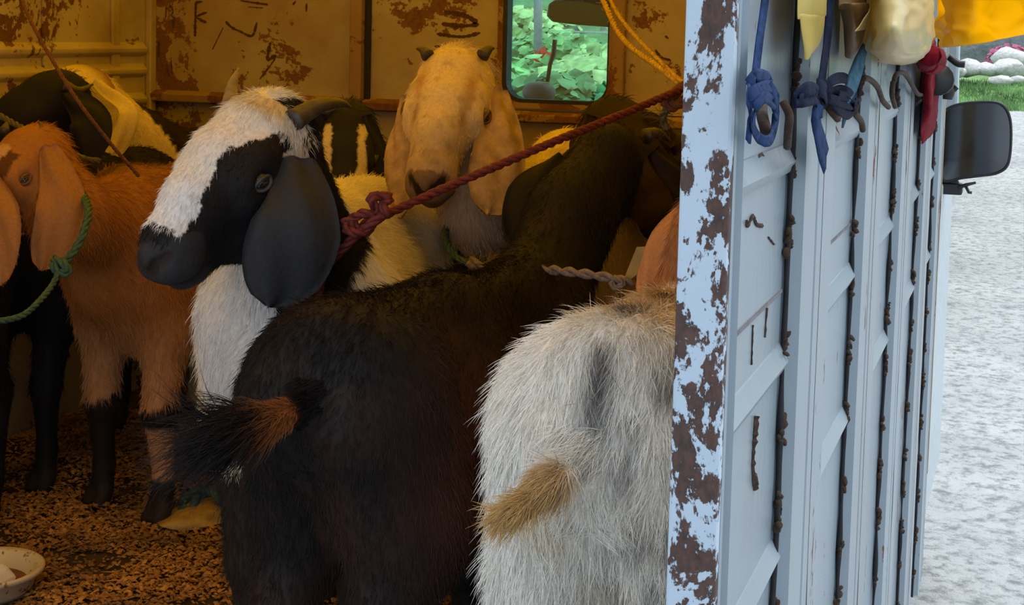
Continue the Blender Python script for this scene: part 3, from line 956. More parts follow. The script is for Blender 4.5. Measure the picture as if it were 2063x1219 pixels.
# --- near white goat
def coat_white(c):
    n = vnoise(c.p, 16); m2 = vnoise(c.p * np.array([1, 1, .45]), 34); col = np.tile(WHITE, (len(c.p), 1))
    col = mixa(col, np.array([.62, .40, .15]), np.clip(sstep(c.z, .86, .94) * sstep(c.x + .1 * n, -.02, .22) * .9, 0, 1))
    col = mixa(col, np.array([.70, .54, .30]), np.clip(sstep(n, .2, .8) * .35, 0, 1))
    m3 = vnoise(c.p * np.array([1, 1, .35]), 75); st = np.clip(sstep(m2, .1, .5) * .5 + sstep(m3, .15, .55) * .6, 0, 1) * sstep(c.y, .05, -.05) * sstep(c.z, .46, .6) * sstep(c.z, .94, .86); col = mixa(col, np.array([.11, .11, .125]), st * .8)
    sp = np.exp(-((c.y / .016) ** 2)) * sstep(n, -.35, .2) * (c.z > .78) * (c.x < .3); col = mixa(col, np.array([.06, .06, .065]), sp * .8)
    t = c.at('tail'); col[t] = mixa(np.tile(np.array([.60, .40, .17]), (t.sum(), 1)), WHITE, np.clip(sstep(c.tt[t], .34, .12) + .25 * sstep(n[t], .1, .9), 0, 1))
    col[c.at('ear')] = np.array([.50, .25, .13])
    col[c.at('head', 'muzzle', 'neck')] = np.array([.40, .19, .09])
    return col


hip2 = xy(W(1256, 590, 1.55)); az2 = math.radians(-3)
goat('creamy white long-haired goat pressed against the rusty post, rump to the opening', hip2, az2, .825, (W(1485, 330, 2.10), cv(-.05, -.6, -.8), cv(.0, .8, -.6)), coat_white,
     [dict(base=W(1410, 380, 2.10), mid=W(1352, 465, 2.06), tip=W(1294, 598, 2.02), width=.058, out=unit(cv(-.55, 0, .85)))],
     neck_mid=W(1475, 490, 1.96), h=.010, hh=.010, fur=110000, furr=.00042, slope=-.17, tailr=.42, tail=[W(1165, 925, 1.44), W(1115, 970, 1.395), W(1045, 1020, 1.37), W(975, 1064, 1.365)], width=.82, fat=.82,
     flen=lambda c, L: np.where(c.at('tail'), .034, np.where(c.at('torso', 'hind'), .034, L)), lift=.26, legs=dict(hl=(-.02, .03), hr=(0, -.02)),
     densf=lambda c: 1 + 5. * c.at('tail') - .7 * c.at('neck', 'head', 'ear', 'fore', 'fore_shank'))


# --- black and white faced goat looking left
def coat_blaze(c):
    n = vnoise(c.p, 45); n2 = vnoise(c.p, 110); col = np.tile(np.array([.80, .74, .60]), (len(c.p), 1))
    hd = c.at('head', 'muzzle'); col[hd] = BLACK * 1.15
    bound = np.interp(c.f, [-.03, 0, .03, .06, .085, .11, .15, .19], [.060, .060, .054, .040, .030, .030, .033, .030]) + .004 * n + .003 * n2
    bl = hd & (c.l < bound) & (c.f < .203 + .006 * n2) & ((c.u > -.070) | (c.l < -.02)); col[bl] = np.array([.76, .77, .80])
    top = hd & (c.f < .015) & (np.abs(c.l) < .05); col[top] = np.where((n[top] > .1)[:, None], np.array([.66, .56, .36]), np.array([.70, .68, .62]))
    mz = c.at('muzzle') & ~bl; col[mz] = np.array([.024, .024, .028])  # muzzle lightened: grey sheen of the nose put into the colour
    spk = (c.at('head', 'neck')) & (c.l > .035) & (np.abs(c.f - .012) < .03) & (c.u < -.015) & (c.u > -.085) & (n2 + .6 * n > .05); col[spk] = np.array([.62, .60, .58])
    nk = c.at('neck') & (c.f > -.14) & (c.u > -.26) & (c.l > .022 + .008 * n); col[nk & ~spk] = BLACK * 1.3
    th = c.at('neck') & ((c.u < -.16 + .02 * n) & (c.l < .045)); col[th] = np.array([.72, .73, .76])
    col[c.at('ear')] = np.array([.026, .027, .032])  # ear black lifted and blued, sheen from the sky put into the colour
    col[c.at('fore', 'torso', 'hind')] = np.array([.80, .72, .52])
    lo = c.at('fore', 'fore_shank', 'hind_shank') & (c.z < .50 + .03 * n); col[lo] = np.array([.03, .022, .018])
    br = c.at('neck', 'fore', 'torso') & (c.x > .62) & (c.z > .5); col[br & ~nk] = np.array([.74, .75, .77])
    return col


w3, h3 = np.array([-.988, 1.93]), np.array([-1.115, 2.40])
p3 = W(512, 200, 1.98); F3, U3 = cv(-.5, -.68, .53), cv(-.275, .70, .64)
goat('goat with white blaze on its black face and broad black ears, looking left', xy(h3), aim(h3, w3), .84, (p3, F3, U3), coat_blaze,
     [dict(base=W(606, 318, 1.95), mid=W(604, 450, 1.90), tip=W(540, 618, 1.92), width=.120, out=unit(cv(.30, .1, .95)), curl=.2, tipw=.6)],
     h=.009, hh=.0038, fur=90000, furr=.00036, head_scale=1.0, fat=.9, eye_mat='eye_dark', legs=dict(fl=(-.06, 0), fr=(-.04, 0)), neckr=1.0,
     horns=[dict(pts=[W(590, 243, 1.965), W(640, 214, 2.0), W(685, 209, 2.05), W(705, 216, 2.08)], r=.0155), dict(pts=[W(464, 212, 2.03), W(468, 172, 2.05), W(481, 138, 2.07)], r=.0125, mat='horn_pale')],
     flen=lambda c, L: np.where(c.at('head') & (c.f < .02), .020, np.where(c.at('head') & (c.l < .03), .013, np.where(c.at('fore', 'torso'), .024, np.where(c.at('neck'), .016, L)))), neck_mid=W(575, 450, 2.05),
     densf=lambda c: 1 + 3.5 * c.at('head', 'neck') - .3 * c.at('ear'))


# --- pale goat facing the camera
def coat_pale(c):
    n = vnoise(c.p, 30); n2 = vnoise(c.p, 70); col = np.tile(np.array([.74, .58, .34]), (len(c.p), 1))
    hd = c.at('head', 'muzzle')
    br = hd * np.exp(-((np.abs(c.l) - .040) / .009) ** 2 - ((c.f - .065) / .03) ** 2); col = mixa(col, np.array([.42, .21, .08]), br * .85)
    tr_ = hd * np.exp(-((np.abs(c.l) - .036) / .006) ** 2 - ((c.f - .125) / .022) ** 2); col = mixa(col, np.array([.25, .13, .06]), tr_ * .8)
    ns = hd & (c.f > .11); col[ns] = mixa(col[ns], np.array([.40, .27, .17]), np.clip(sstep(c.f[ns], .12, .2) * .8 + .15 * n[ns], 0, 1))
    ms = c.at('muzzle') & (c.f > .215); col[ms] = np.array([.20, .125, .085])
    col = mixa(col, col * .7, sstep(n2, .2, .8) * hd)
    e = c.at('ear'); col[e] = np.array([.42, .28, .15]) * (1 + .45 * n2[e][:, None])
    nk = c.at('neck'); col[nk] = np.array([.62, .50, .40])
    return col


p4 = W(915, 106, 2.55)
goat('pale cream goat facing out in the middle with long mottled hanging ears', (-.875, 3.42), math.radians(182), .88, (p4, cv(-.17, -.74, .65), cv(-.06, .64, .76)), coat_pale,
     [dict(base=W(818, 192, 2.58), mid=W(800, 290, 2.53), tip=W(806, 440, 2.48), width=.066, out=unit(cv(-.55, 0, .85))),
      dict(base=W(1008, 180, 2.58), mid=W(1016, 300, 2.50), tip=W(980, 432, 2.44), width=.104, out=unit(cv(.40, 0, .92)))],
     lid_mat='lid_brown', h=.012, hh=.0048, fur=36000, furr=.0006, head_scale=.98, neck_mid=W(968, 420, 2.60), neckr=.85,
     horns=[dict(pts=[W(862, 112, 2.55), W(852, 101, 2.56), W(840, 98, 2.57)], r=.012), dict(pts=[W(972, 112, 2.55), W(985, 99, 2.56), W(995, 97, 2.57)], r=.012)],
     densf=lambda c: 1 + 3. * c.at('head', 'neck', 'ear'))


# --- brown goat on the left
def coat_brown(c):
    n = vnoise(c.p, 20); col = np.tile(BROWN, (len(c.p), 1))
    col = mixa(col, np.array([.50, .27, .13]), np.clip(sstep(c.z, .62, .45) + .2 * n, 0, 1) * c.at('fore', 'torso', 'fore_shank', 'hind', 'hind_shank'))
    col = mixa(col, DARKB * 2, np.exp(-((c.y / .03) ** 2)) * c.at('torso') * (c.z > .8) * .8)
    lg = c.at('fore', 'fore_shank', 'hind_shank') & (c.z < .33 + .02 * n) & ~((c.y > .08) & (c.z < .27) & (c.z > .13)); col[lg] = np.array([.016, .012, .011])
    hd = c.at('head', 'muzzle'); st = hd & (np.abs(np.abs(c.l) - .037) < .012) & (c.f > .06) & (c.f < .2); col[st] = np.array([.10, .035, .014])
    fr = hd & (np.abs(c.l) < .028) & (c.f > .05); col[fr] = np.array([.50, .30, .16])
    col[c.at('ear')] = np.array([.33, .155, .06])
    return col


hip5 = (-1.74, 3.12); p5 = W(45, 262, 2.84)
goat('rust-brown goat with pale ears, dark knees and a green rope collar', hip5, math.radians(186), .775, (p5, cv(-.46, -.68, .56), cv(-.58, .33, .74)), coat_brown,
     [dict(base=W(100, 292, 2.80), mid=W(126, 415, 2.74), tip=W(82, 545, 2.72), width=.092, out=unit(cv(.35, .1, .93)), tipw=.5),
      dict(base=W(-40, 330, 2.78), mid=W(-4, 445, 2.68), tip=W(2, 575, 2.66), width=.075, out=unit(cv(-.2, 0, .97)))],
     lid_mat='lid_brown', h=.011, hh=.006, fur=36000, furr=.0006, horns=[dict(pts=[W(78, 272, 2.84), W(82, 258, 2.85), W(81, 246, 2.87)], r=.011), dict(pts=[W(8, 266, 2.88), W(12, 254, 2.9), W(14, 246, 2.91)], r=.011)],
     neck_mid=W(140, 440, 2.84), legs=dict(fl=(-.01, .02), fr=(-.05, -.03)))


def coat_plain(base, alt=None, f=18):
    def fn(c):
        n = vnoise(c.p, f); col = np.tile(np.asarray(base, float), (len(c.p), 1))
        return col if alt is None else mixa(col, np.asarray(alt, float), sstep(n, .0, .6))
    return fn


# --- black goat along the left wall, under the brown goat's head
p6 = np.array([-2.12, 1.62, .86])
goat('black goat half hidden at the left edge below the brown goat', (-2.08, 2.46), math.radians(180), .74, (p6, (0, -.8, -.6), (0, -.5, .8)), coat_plain(BLACK, BLACK * 1.8),
     default_ears(p6, (0, -.8, -.6), (0, -.5, .8), .95), h=.013, hh=.012, fur=12000, furr=.0006)

# --- black goat at the back on the left
p7 = W(92, 152, 3.12); F7, U7 = cv(-.74, -.62, .22), cv(-.35, .62, .62)
goat('dark goat at the back with a black head turned left beside the yellow-lit goat', (-2.13, 3.21), math.radians(180), .78, (p7, F7, U7), coat_plain(BLACK, BLACK * 1.5),
     [dict(base=W(135, 185, 3.08), mid=W(182, 240, 3.04), tip=W(172, 325, 3.03), width=.085, out=unit(cv(.3, .1, .95)))],
     h=.013, hh=.008, fur=12000, furr=.0007, head_scale=1.12, horns=[dict(pts=[W(128, 172, 3.10), W(158, 182, 3.11), W(187, 170, 3.14)], r=.013)])


# --- pale goat in the far left corner
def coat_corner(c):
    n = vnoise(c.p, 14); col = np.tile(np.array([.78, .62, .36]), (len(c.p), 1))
    col = mixa(col, np.array([.30, .14, .05]), sstep(c.f + .02 * n, .02, -.03) * c.at('head') * (c.l > -.02)); col[c.at('torso', 'hind', 'hind_shank', 'fore', 'fore_shank', 'neck') & (c.f < -.06)] = DARKB * .7; return col  # body and neck coloured dark: shade of the corner put into the coat


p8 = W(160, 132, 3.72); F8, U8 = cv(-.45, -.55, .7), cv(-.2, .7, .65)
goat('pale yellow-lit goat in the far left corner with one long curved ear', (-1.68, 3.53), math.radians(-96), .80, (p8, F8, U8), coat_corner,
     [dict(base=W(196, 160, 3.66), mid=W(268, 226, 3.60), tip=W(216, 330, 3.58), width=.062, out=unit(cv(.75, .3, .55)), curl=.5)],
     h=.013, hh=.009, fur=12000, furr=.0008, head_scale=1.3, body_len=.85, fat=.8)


# --- black goat with pale face stripes
def coat_stripe(c):
    col = np.tile(BLACK * 1.2, (len(c.p), 1)); n = vnoise(c.p, 60)
    st = c.at('head', 'muzzle') & (np.abs(np.abs(c.l) - .036) < .009 + .003 * n) & (c.f > .03); col[st] = np.array([.62, .50, .28])
    return col


p9 = W(697, 226, 2.95); F9, U9 = cv(.02, -.86, .5), cv(0, .5, .86)
goat('black goat with pale stripes down its face behind the blaze-faced goat', (-1.32, 3.38), math.radians(178), .80, (p9, F9, U9), coat_stripe,
     [dict(base=W(652, 232, 2.95), mid=W(622, 275, 2.97), tip=W(615, 345, 2.97), width=.06, out=unit(cv(-.6, .2, .8))),
      dict(base=W(740, 232, 2.95), mid=W(757, 300, 2.94), tip=W(765, 385, 2.93), width=.058, out=unit(cv(.5, .2, .85)))],
     h=.013, hh=.007, fur=14000, furr=.0007, head_scale=.92, horns=[dict(pts=[W(668, 226, 2.95), W(660, 212, 2.98), W(668, 202, 3.0)], r=.012)])

# --- dark brown goat at the back on the right
p10 = W(1250, 216, 2.86); F10, U10 = cv(.35, -.75, .45), cv(.2, .45, .85)
goat('dark brown goat at the back below the cab window, beside the black goat head', (-.45, 3.42), math.radians(180), .84, (p10, F10, U10), coat_plain(DARKB * .8, BLACK),
     [dict(base=W(1190, 232, 2.86), mid=W(1172, 290, 2.86), tip=W(1178, 350, 2.86), width=.06, out=unit(cv(-.5, .1, .85))),
      dict(base=W(1285, 232, 2.86), mid=W(1325, 250, 2.85), tip=W(1350, 300, 2.84), width=.06, out=unit(cv(.5, .3, .8)))],
     h=.013, hh=.009, fur=9000, furr=.0008)
# ------------------------------------------------------------------ tarpaulin over the bed
tarp = tag(empty('tarpaulin', (-1.3, 2.3, WT)), 'yellow tarpaulin stretched over the truck bed with loose ends hanging outside', 'tarpaulin')


def arch(x):
    t = (x - (XL - .045)) / (XO + .005 - XL + .045); return WT + .004 + .36 * math.sin(math.pi * min(1, max(0, t))) ** .75


nx_, ny_ = 33, 40; YR = 1.30
G_ = []
for i in range(nx_):
    x = XL - .045 + (XO + .005 - XL + .045) * i / (nx_ - 1); row = []
    for j in range(ny_):
        y = YR + (YB + .06 - YR) * j / (ny_ - 1)
        row.append((x, y, arch(x) + .012 * math.sin(y * 7 + x * 3) * math.sin(math.pi * i / (nx_ - 1))))
    G_.append(row)
o = MB().grid(G_, nx_, ny_).build('roof_sheet', M['tarp'], tarp, True)
m = o.modifiers.new('thickness', 'SOLIDIFY'); m.thickness = .002
mb = MB(); P_ = [(x, YB + .045, arch(x)) for x in np.linspace(XL - .04, XO, 17)]
mb.add([(x, YB + .045, WT) for x, _, _ in P_] + P_, [(i, i + 1, 17 + i + 1, 17 + i) for i in range(16)])
mb.build('front_gable', M['tarp'], tarp).modifiers.new('thickness', 'SOLIDIFY').thickness = .002
# unseen valance added below the roof edge to hold back daylight from the bed
mb = MB(); xs_v = np.linspace(XL - .045, XO + .005, 33)
mb.grid([[(x, YR + .005 + .012 * math.sin(x * 21) * t, arch(x) * (1 - t) + (1.17 + .02 * math.sin(x * 9)) * t) for t in np.linspace(0, 1, 6)] for x in xs_v], 33, 6)
mb.build('unseen_valance', M['tarp'], tarp, True).modifiers.new('thickness', 'SOLIDIFY').thickness = .002
# unseen curtain added over the left of the opening to cut daylight inside
mb = MB(); mb.grid([[(x, 1.0 + .02 * math.sin(x * 17), z) for z in np.linspace(.12, 1.2, 8)] for x in np.linspace(XL - .04, -1.40, 40)], 40, 8)
mb.build('unseen_curtain', M['tarp'], tarp, True).modifiers.new('thickness', 'SOLIDIFY').thickness = .002
# left side curtain hangs outside the left wall
mb = MB(); mb.grid([[(XL - .05 - .01 * math.sin(y * 9), y, z) for z in np.linspace(.9, WT + .004, 8)] for y in np.linspace(.98, YB + .06, 40)], 40, 8)
mb.build('left_curtain', M['tarp'], tarp, True).modifiers.new('thickness', 'SOLIDIFY').thickness = .002


def sheet(name, rows, mat, parent, wr=.004, seed=0, n=22, thick=.0016):
    """cloth hung between lines of points (top to bottom), with small folds"""
    rows = [np.array(resample(spline(r, 10), 1e-3 + np.linalg.norm(np.diff(np.array(r), axis=0), axis=1).sum() / n))[:n] for r in rows]
    k = min(len(r) for r in rows); rows = [r[:k] for r in rows]
    cols = [spline([r[i] for r in rows], 7) for i in range(k)]; Pn = []
    for i, c in enumerate(cols):
        row = []
        for j, p in enumerate(c):
            q = Vector(p) * 14 + Vector((seed, 0, 0)); d = mnoise.noise(q) * wr + mnoise.noise(q * 3.1) * wr * .45
            row.append(np.array(p) + np.array([1, -.35, .1]) * d)
        Pn.append(row)
    o = MB().grid(Pn, k, len(cols[0])).build(name, mat, parent, True)
    mm = o.modifiers.new('thickness', 'SOLIDIFY'); mm.thickness = thick; mm.offset = 0
    mm = o.modifiers.new('smooth', 'SUBSURF'); mm.levels = 1; mm.render_levels = 1
    return o


def skirt_top(u0, u1, off):       # straight up to the top of the wall
    a, b = side(u0, 20, off), side(u1, 20, off); a[2] = b[2] = WT + .005; return a, b


a, b = skirt_top(1600, 1690, .004)
sheet('hanging_corner', [[a, (a + b) / 2, b], [side(1608, -60, .008), side(1642, -60, .012), side(1684, -60, .008)], [side(1612, 30, .010), side(1640, 34, .014), side(1664, 30, .010)],
                         [side(1615, 88, .010), side(1632, 92, .014), side(1655, 82, .010)], [side(1617, 120, .010), side(1624, 121, .012), side(1640, 104, .010)]], M['tarp_pale'], tarp, .003, 1)
a, b = skirt_top(1690, 1800, .004)
sheet('hanging_fold', [[a, (a + b) / 2, b], [side(1690, -60, .01), side(1725, -60, .02), side(1765, -60, .01)], [side(1692, 10, .012), side(1728, 10, .03), side(1765, 10, .012)],
                       [side(1700, 70, .010), side(1725, 74, .025), side(1752, 70, .010)], [side(1702, 116, .008), side(1720, 118, .015), side(1742, 100, .008)]],
      cloth_mat('brown_tarp_fold', (.20, .10, .02), (.35, .14, .01), .5, .2), tarp, .004, 2)
# yellow end blown out over the road
a, b = skirt_top(1870, 1885, .004)
o1 = side(1884, -60, .02)
def out_pt(u, v, x): return at_x(u, v, x)
def yy(u, v, y): return at_y(u, v, y)
wp = lambda y: np.array([XO + .006, y, WT + .004])
sheet('blown_end', [[wp(3.0), wp(3.2), wp(3.42), wp(3.7)], [side(1872, -170, .012), yy(1960, -180, 3.1), yy(2090, -190, 2.9), yy(2200, -200, 2.7)],
                    [side(1876, -60, .015), yy(1960, -70, 3.1), yy(2085, -80, 2.9), yy(2200, -90, 2.7)],
                    [side(1880, 30, .02), yy(1955, 18, 3.15), yy(2070, 4, 2.9), yy(2200, -12, 2.7)],
                    [side(1882, 70, .02), yy(1950, 62, 3.2), yy(2063, 46, 2.95), yy(2200, 28, 2.7)],
                    [side(1884, 97, .02), yy(1945, 92, 3.2), yy(2063, 70, 3.0), yy(2200, 46, 2.75)]], M['tarp'], tarp, .028, 3, 30)
# cream plastic bag-like sheet tucked under the tarpaulin
pl = tag(empty('plastic_sheet', tuple(side(1815, 60, .03))), 'crumpled cream plastic sheet bulging below the yellow tarpaulin', 'plastic sheet')
a, b = skirt_top(1745, 1888, .006)
sheet('sheet', [[a, (a + b) / 2 + np.array([.01, 0, 0]), b], [side(1752, -120, .02), side(1815, -120, .06), side(1885, -120, .02)], [side(1748, -30, .02), side(1815, -30, .07), side(1886, -30, .02)], [side(1750, 30, .02), side(1815, 30, .085), side(1886, 30, .02)],
                [side(1752, 80, .02), side(1812, 84, .085), side(1884, 78, .02)], [side(1762, 112, .018), side(1815, 122, .065), side(1876, 108, .018)], [side(1776, 124, .008), side(1818, 131, .02), side(1862, 122, .008)]],
      M['plastic'], pl, .012, 4)
sheet('corner_flap', [[side(1758, 10, .03), side(1750, 40, .03), side(1742, 60, .03)], [side(1748, 25, .035), side(1732, 52, .035), side(1722, 64, .035)]], M['plastic'], pl, .003, 5, 8)

# ------------------------------------------------------------------ cords and cloth tied to the hooks
M['blue'] = plain('blue_strap', (.016, .036, .105), .85, .45, 90, bmp=.3, spec=.12)
M['navy'] = plain('dark_blue_strap', (.006, .010, .030), .85, .45, 90, bmp=.3, spec=.12)
M['sky'] = plain('light_blue_strap', (.065, .15, .23), .85, .3, 90, bmp=.3, spec=.12)
M['red_cloth'] = plain('red_cloth', (.16, .004, .012), .85, .4, 60, bmp=.3, spec=.12)


def strap(name, pts, w, mat, parent, t=.0012, nrm=(1, -.5, .1), folds=0):
    """flat band following pts"""
    P = resample(spline(pts, 10), .006); T = np.gradient(P, axis=0); nrm = unit(nrm); mb = MB(); n = len(P); ws = w if hasattr(w, '__len__') else [w, w]
    ww = np.interp(np.linspace(0, 1, n), np.linspace(0, 1, len(ws)), ws); ring_ = []
    for i in range(n):
        t_ = unit(T[i]); sd = unit(np.cross(t_, nrm)); nn = np.cross(sd, t_)
        for s, e in ((-1, .6), (-.4, -.2 + .5 * math.sin(i * .9)), (.5, 1.2), (1, .3), (.9, -.6), (-.9, -.4)):
            ring_.append(P[i] + sd * s * ww[i] * .5 + nn * e * t)
    f = [(i * 6 + k, i * 6 + (k + 1) % 6, (i + 1) * 6 + (k + 1) % 6, (i + 1) * 6 + k) for i in range(n - 1) for k in range(6)]
    f += [tuple(range(6))[::-1], tuple((n - 1) * 6 + k for k in range(6))]
    return fix_normals(mb.add(ring_, f).build(name, mat, parent, True))


c1 = tag(empty('blue_strap', tuple(side(1535, 150, .02))), 'blue strap running down to a knot on the first hook beside the rusty post', 'strap')
strap('band', [side(1558, -150, .006), side(1541, 0, .008), side(1530, 80, .010), side(1521, 156, .012)], .0085, M['blue'], c1)
for k, (pp, w) in enumerate((([(1508, 158), (1522, 170), (1545, 168), (1548, 158), (1525, 152), (1509, 164)], .010), ([(1512, 205), (1530, 190), (1556, 186), (1562, 205), (1560, 232)], .011),
                             ([(1510, 175), (1509, 205), (1512, 235), (1507, 285)], .006), ([(1549, 172), (1561, 195), (1563, 225), (1557, 268), (1547, 284), (1530, 280), (1517, 255), (1519, 225)], .0085),
                             ([(1510, 190), (1535, 178), (1556, 175)], .010), ([(1520, 215), (1540, 196), (1560, 210)], .009))):
    strap('knot_loop', [side(u, v, .012 + .004 * k * .5 + .003 * math.sin(j * 2)) for j, (u, v) in enumerate(pp)], w, M['blue'], c1)
c2 = tag(empty('blue_strap', tuple(side(1656, 190, .02))), 'dark blue strap tied in a bow with a limp tail on the second rib', 'strap')
strap('band', [side(1684, -150, .012), side(1668, 60, .014), side(1661, 120, .016), side(1654, 172, .018)], .012, M['navy'], c2)
strap('tail', [side(1650, 205, .020), side(1645, 245, .020), side(1652, 285, .018), side(1664, 326, .016)], [.014, .022, .028, .026], M['blue'], c2)
for pp, w in (([(1650, 185), (1630, 178), (1610, 190), (1600, 205), (1618, 202), (1645, 196)], .012), ([(1662, 178), (1680, 160), (1702, 158), (1716, 172), (1722, 196), (1708, 186), (1690, 182), (1668, 192)], .011),
              ([(1668, 198), (1690, 205), (1712, 212), (1728, 208), (1712, 196), (1690, 192)], .010), ([(1672, 200), (1690, 222), (1706, 232), (1718, 222), (1722, 204)], .010), ([(1645, 175), (1660, 182), (1664, 198), (1650, 204), (1643, 192)], .016)):
    strap('bow_loop', [side(u, v, .020 + .004 * math.sin(j * 1.7)) for j, (u, v) in enumerate(pp)], w, M['navy'], c2)
c3 = tag(empty('light_blue_strap', tuple(side(1720, 150, .02))), 'light blue strap stretched from the dark tarpaulin fold to the bow', 'strap')
strap('band', [side(1742, 96, .026), side(1730, 130, .024), side(1716, 168, .022), side(1704, 196, .020)], [.012, .022, .024, .016], M['sky'], c3)
strap('tail', [side(1708, 205, .016), side(1702, 235, .014), side(1697, 258, .012)], [.010, .008, .002], M['sky'], c3)
rc = tag(empty('red_cloth', tuple(side(1878, 180, .02))), 'red cloth strip hanging from a knot under the yellow tarpaulin', 'cloth')
sheet('strip', [[side(1858, 118, .012), side(1874, 112, .03), side(1896, 116, .012)], [side(1858, 160, .012), side(1876, 160, .03), side(1894, 160, .012)], [side(1857, 220, .010), side(1874, 222, .025), side(1890, 215, .010)],
                [side(1855, 262, .008), side(1870, 262, .016), side(1884, 255, .008)], [side(1855, 292, .006), side(1860, 288, .010), side(1868, 280, .006)]], M['red_cloth'], rc, .006, 8, 12)
MB().tube(spline([side(1866, 128, .03), side(1876, 112, .045), side(1888, 116, .04), side(1884, 132, .035), side(1870, 128, .035)], 6), .016, 8).build('knot', M['red_cloth'], rc, True)
strap('tie_end', [side(1882, 108, .035), side(1884, 98, .035), side(1884, 82, .03)], [.03, .02, .012], M['red_cloth'], rc)
bh = tag(empty('black_tie', tuple(side(1895, 140, .04))), 'black cord end poking out behind the red cloth', 'cord')
MB().tube(spline([side(1890, 132, .02), yy(1906, 112, 3.55), yy(1916, 118, 3.55), yy(1930, 128, 3.55), yy(1944, 130, 3.55)], 6), .008, 6).build('cord', M['black'], bh, True)
MB().tube(spline([side(1888, 160, .03), yy(1900, 168, 3.6), yy(1910, 178, 3.6), yy(1908, 200, 3.6)], 6), [.03, .03, .028, .025, .022, .02, .02, .02, .02, .018, .018, .018, .016, .016, .016, .015, .014, .013, .012], 14).build('knot', M['black'], bh, True)
MB().tube(spline([yy(1905, 172, 3.6), yy(1918, 182, 3.6), yy(1928, 175, 3.6)], 6), .007, 6).build('cord', M['black'], bh, True)

# ------------------------------------------------------------------ ropes inside
M['red_rope'] = plain('red_rope', (.12, .012, .009), .75, .5, 150)
M['yellow_rope'] = plain('yellow_rope', (.50, .33, .05), .75, .4, 150)
M['green_rope'] = plain('green_rope', (.03, .085, .06), .75, .5, 150)
M['olive_rope'] = plain('olive_rope', (.10, .085, .04), .8, .5, 150)
M['grey_rope'] = plain('grey_rope', (.22, .17, .15), .85, .4, 150)
M['brown_rope'] = plain('brown_rope', (.13, .05, .03), .85, .4, 150)

r = tag(empty('red_rope', tuple(W(740, 450, 1.9))), 'red rope drawn taut from a knot by the blaze-faced goat up to the wall', 'rope')
mb = MB(); twisted(mb, [W(735, 452, 1.96), W(860, 395, 2.0), W(1000, 335, 2.05), W(1130, 280, 2.1), W(1250, 232, 2.18), W(1345, 192, 2.25), W(1420, 160, 2.3)], .0062)
mb.build('line', M['red_rope'], r, True)
mb = MB(); twisted(mb, [W(742, 445, 1.955), W(700, 492, 1.95), W(672, 520, 1.965), W(650, 545, 2.0), W(640, 600, 2.03)], .0065); mb.build('loop', M['red_rope'], r, True)
for pts in ([(690, 452), (712, 440), (730, 430), (752, 436), (744, 462), (716, 470), (694, 458)], [(752, 440), (760, 424), (746, 402), (762, 394), (788, 399)], [(788, 402), (772, 408), (776, 424), (784, 432)], [(706, 444), (726, 466), (748, 450), (768, 436), (784, 428)]):
    mb = MB(); twisted(mb, [W(u, v, 1.94 + .006 * math.sin(k * 2.1)) for k, (u, v) in enumerate(pts)], .0068); mb.build('knot_turn', M['red_rope'], r, True)
rw = tag(empty('red_rope', tuple(W(1350, 205, 2.3))), 'dark red rope end knotted at the wall beside the rusty post', 'rope')
mb = MB(); twisted(mb, [W(1380, 172, 2.28), W(1356, 190, 2.27), W(1340, 205, 2.26), W(1356, 215, 2.26), W(1385, 200, 2.28)], .009); mb.build('knot', M['brown_rope'], rw, True)
mb = MB(); twisted(mb, [W(1350, 210, 2.28), W(1335, 235, 2.3), W(1345, 262, 2.3)], .006); fuzz(mb, [W(1350, 210, 2.28), W(1335, 235, 2.3), W(1345, 262, 2.3)], .006, 60, .02); mb.build('frayed_end', M['olive_rope'], rw, True)

yr = tag(empty('yellow_rope', tuple(W(1300, 90, 2.6))), 'doubled yellow rope slanting down past the cab window', 'rope')
for dx, pts in ((0, [(1190, -60), (1216, 2), (1244, 62), (1275, 98), (1320, 130), (1366, 166), (1400, 190)]), (1, [(1204, -60), (1232, 5), (1256, 44), (1290, 84), (1332, 126), (1366, 158), (1400, 182)])):
    pp = [W(u, v, 3.1 - .12 * k) for k, (u, v) in enumerate(pts)]
    mb = MB(); twisted(mb, pp, .0056 if dx == 0 else .004); fuzz(mb, pp, .006, 120, .012); mb.build('strand', M['yellow_rope'], yr, True)
gr = tag(empty('grey_rope', tuple(W(1170, 550, 2.2))), 'pale grey laid rope around the neck of the black goat', 'rope')
mb = MB(); twisted(mb, [W(1075, 540, 2.20), W(1120, 545, 2.17), W(1180, 552, 2.14), W(1240, 562, 2.12), W(1275, 572, 2.12)], .0075, strands=2); mb.build('line', M['grey_rope'], gr, True)
mb = MB(); twisted(mb, [W(1236, 560, 2.11), W(1256, 570, 2.11), W(1240, 580, 2.11), W(1230, 568, 2.11)], .005); mb.build('knot', M['grey_rope'], gr, True)
tg = at(1285, 530, 2.13)
mb = MB(); q = [W(1258, 560, 2.13), W(1283, 498, 2.13), W(1312, 496, 2.13), W(1300, 540, 2.13), W(1268, 565, 2.13)]; nn = unit(cv(0, 0, 1)) * .003
mb.add(q + [p - nn for p in q], [(0, 1, 2, 3, 4), (9, 8, 7, 6, 5)] + [(i, 5 + i, 5 + (i + 1) % 5, (i + 1) % 5) for i in range(5)])
tag(fix_normals(mb.build('rope_tag', plain('yellowish_card', (.45, .32, .10), .7, .15))), 'small dull yellow flap hanging on the grey rope', 'tag')
gc = tag(empty('green_rope', tuple(W(935, 520, 2.5))), 'dark green rope collar around the neck of the pale cream goat', 'rope')
pp = [W(905, 440, 2.60), W(898, 470, 2.54), W(905, 500, 2.49), W(930, 525, 2.46), W(970, 536, 2.45), W(1010, 525, 2.46), W(1050, 505, 2.5)]
mb = MB(); twisted(mb, pp, .006); mb.build('collar', M['green_rope'], gc, True)
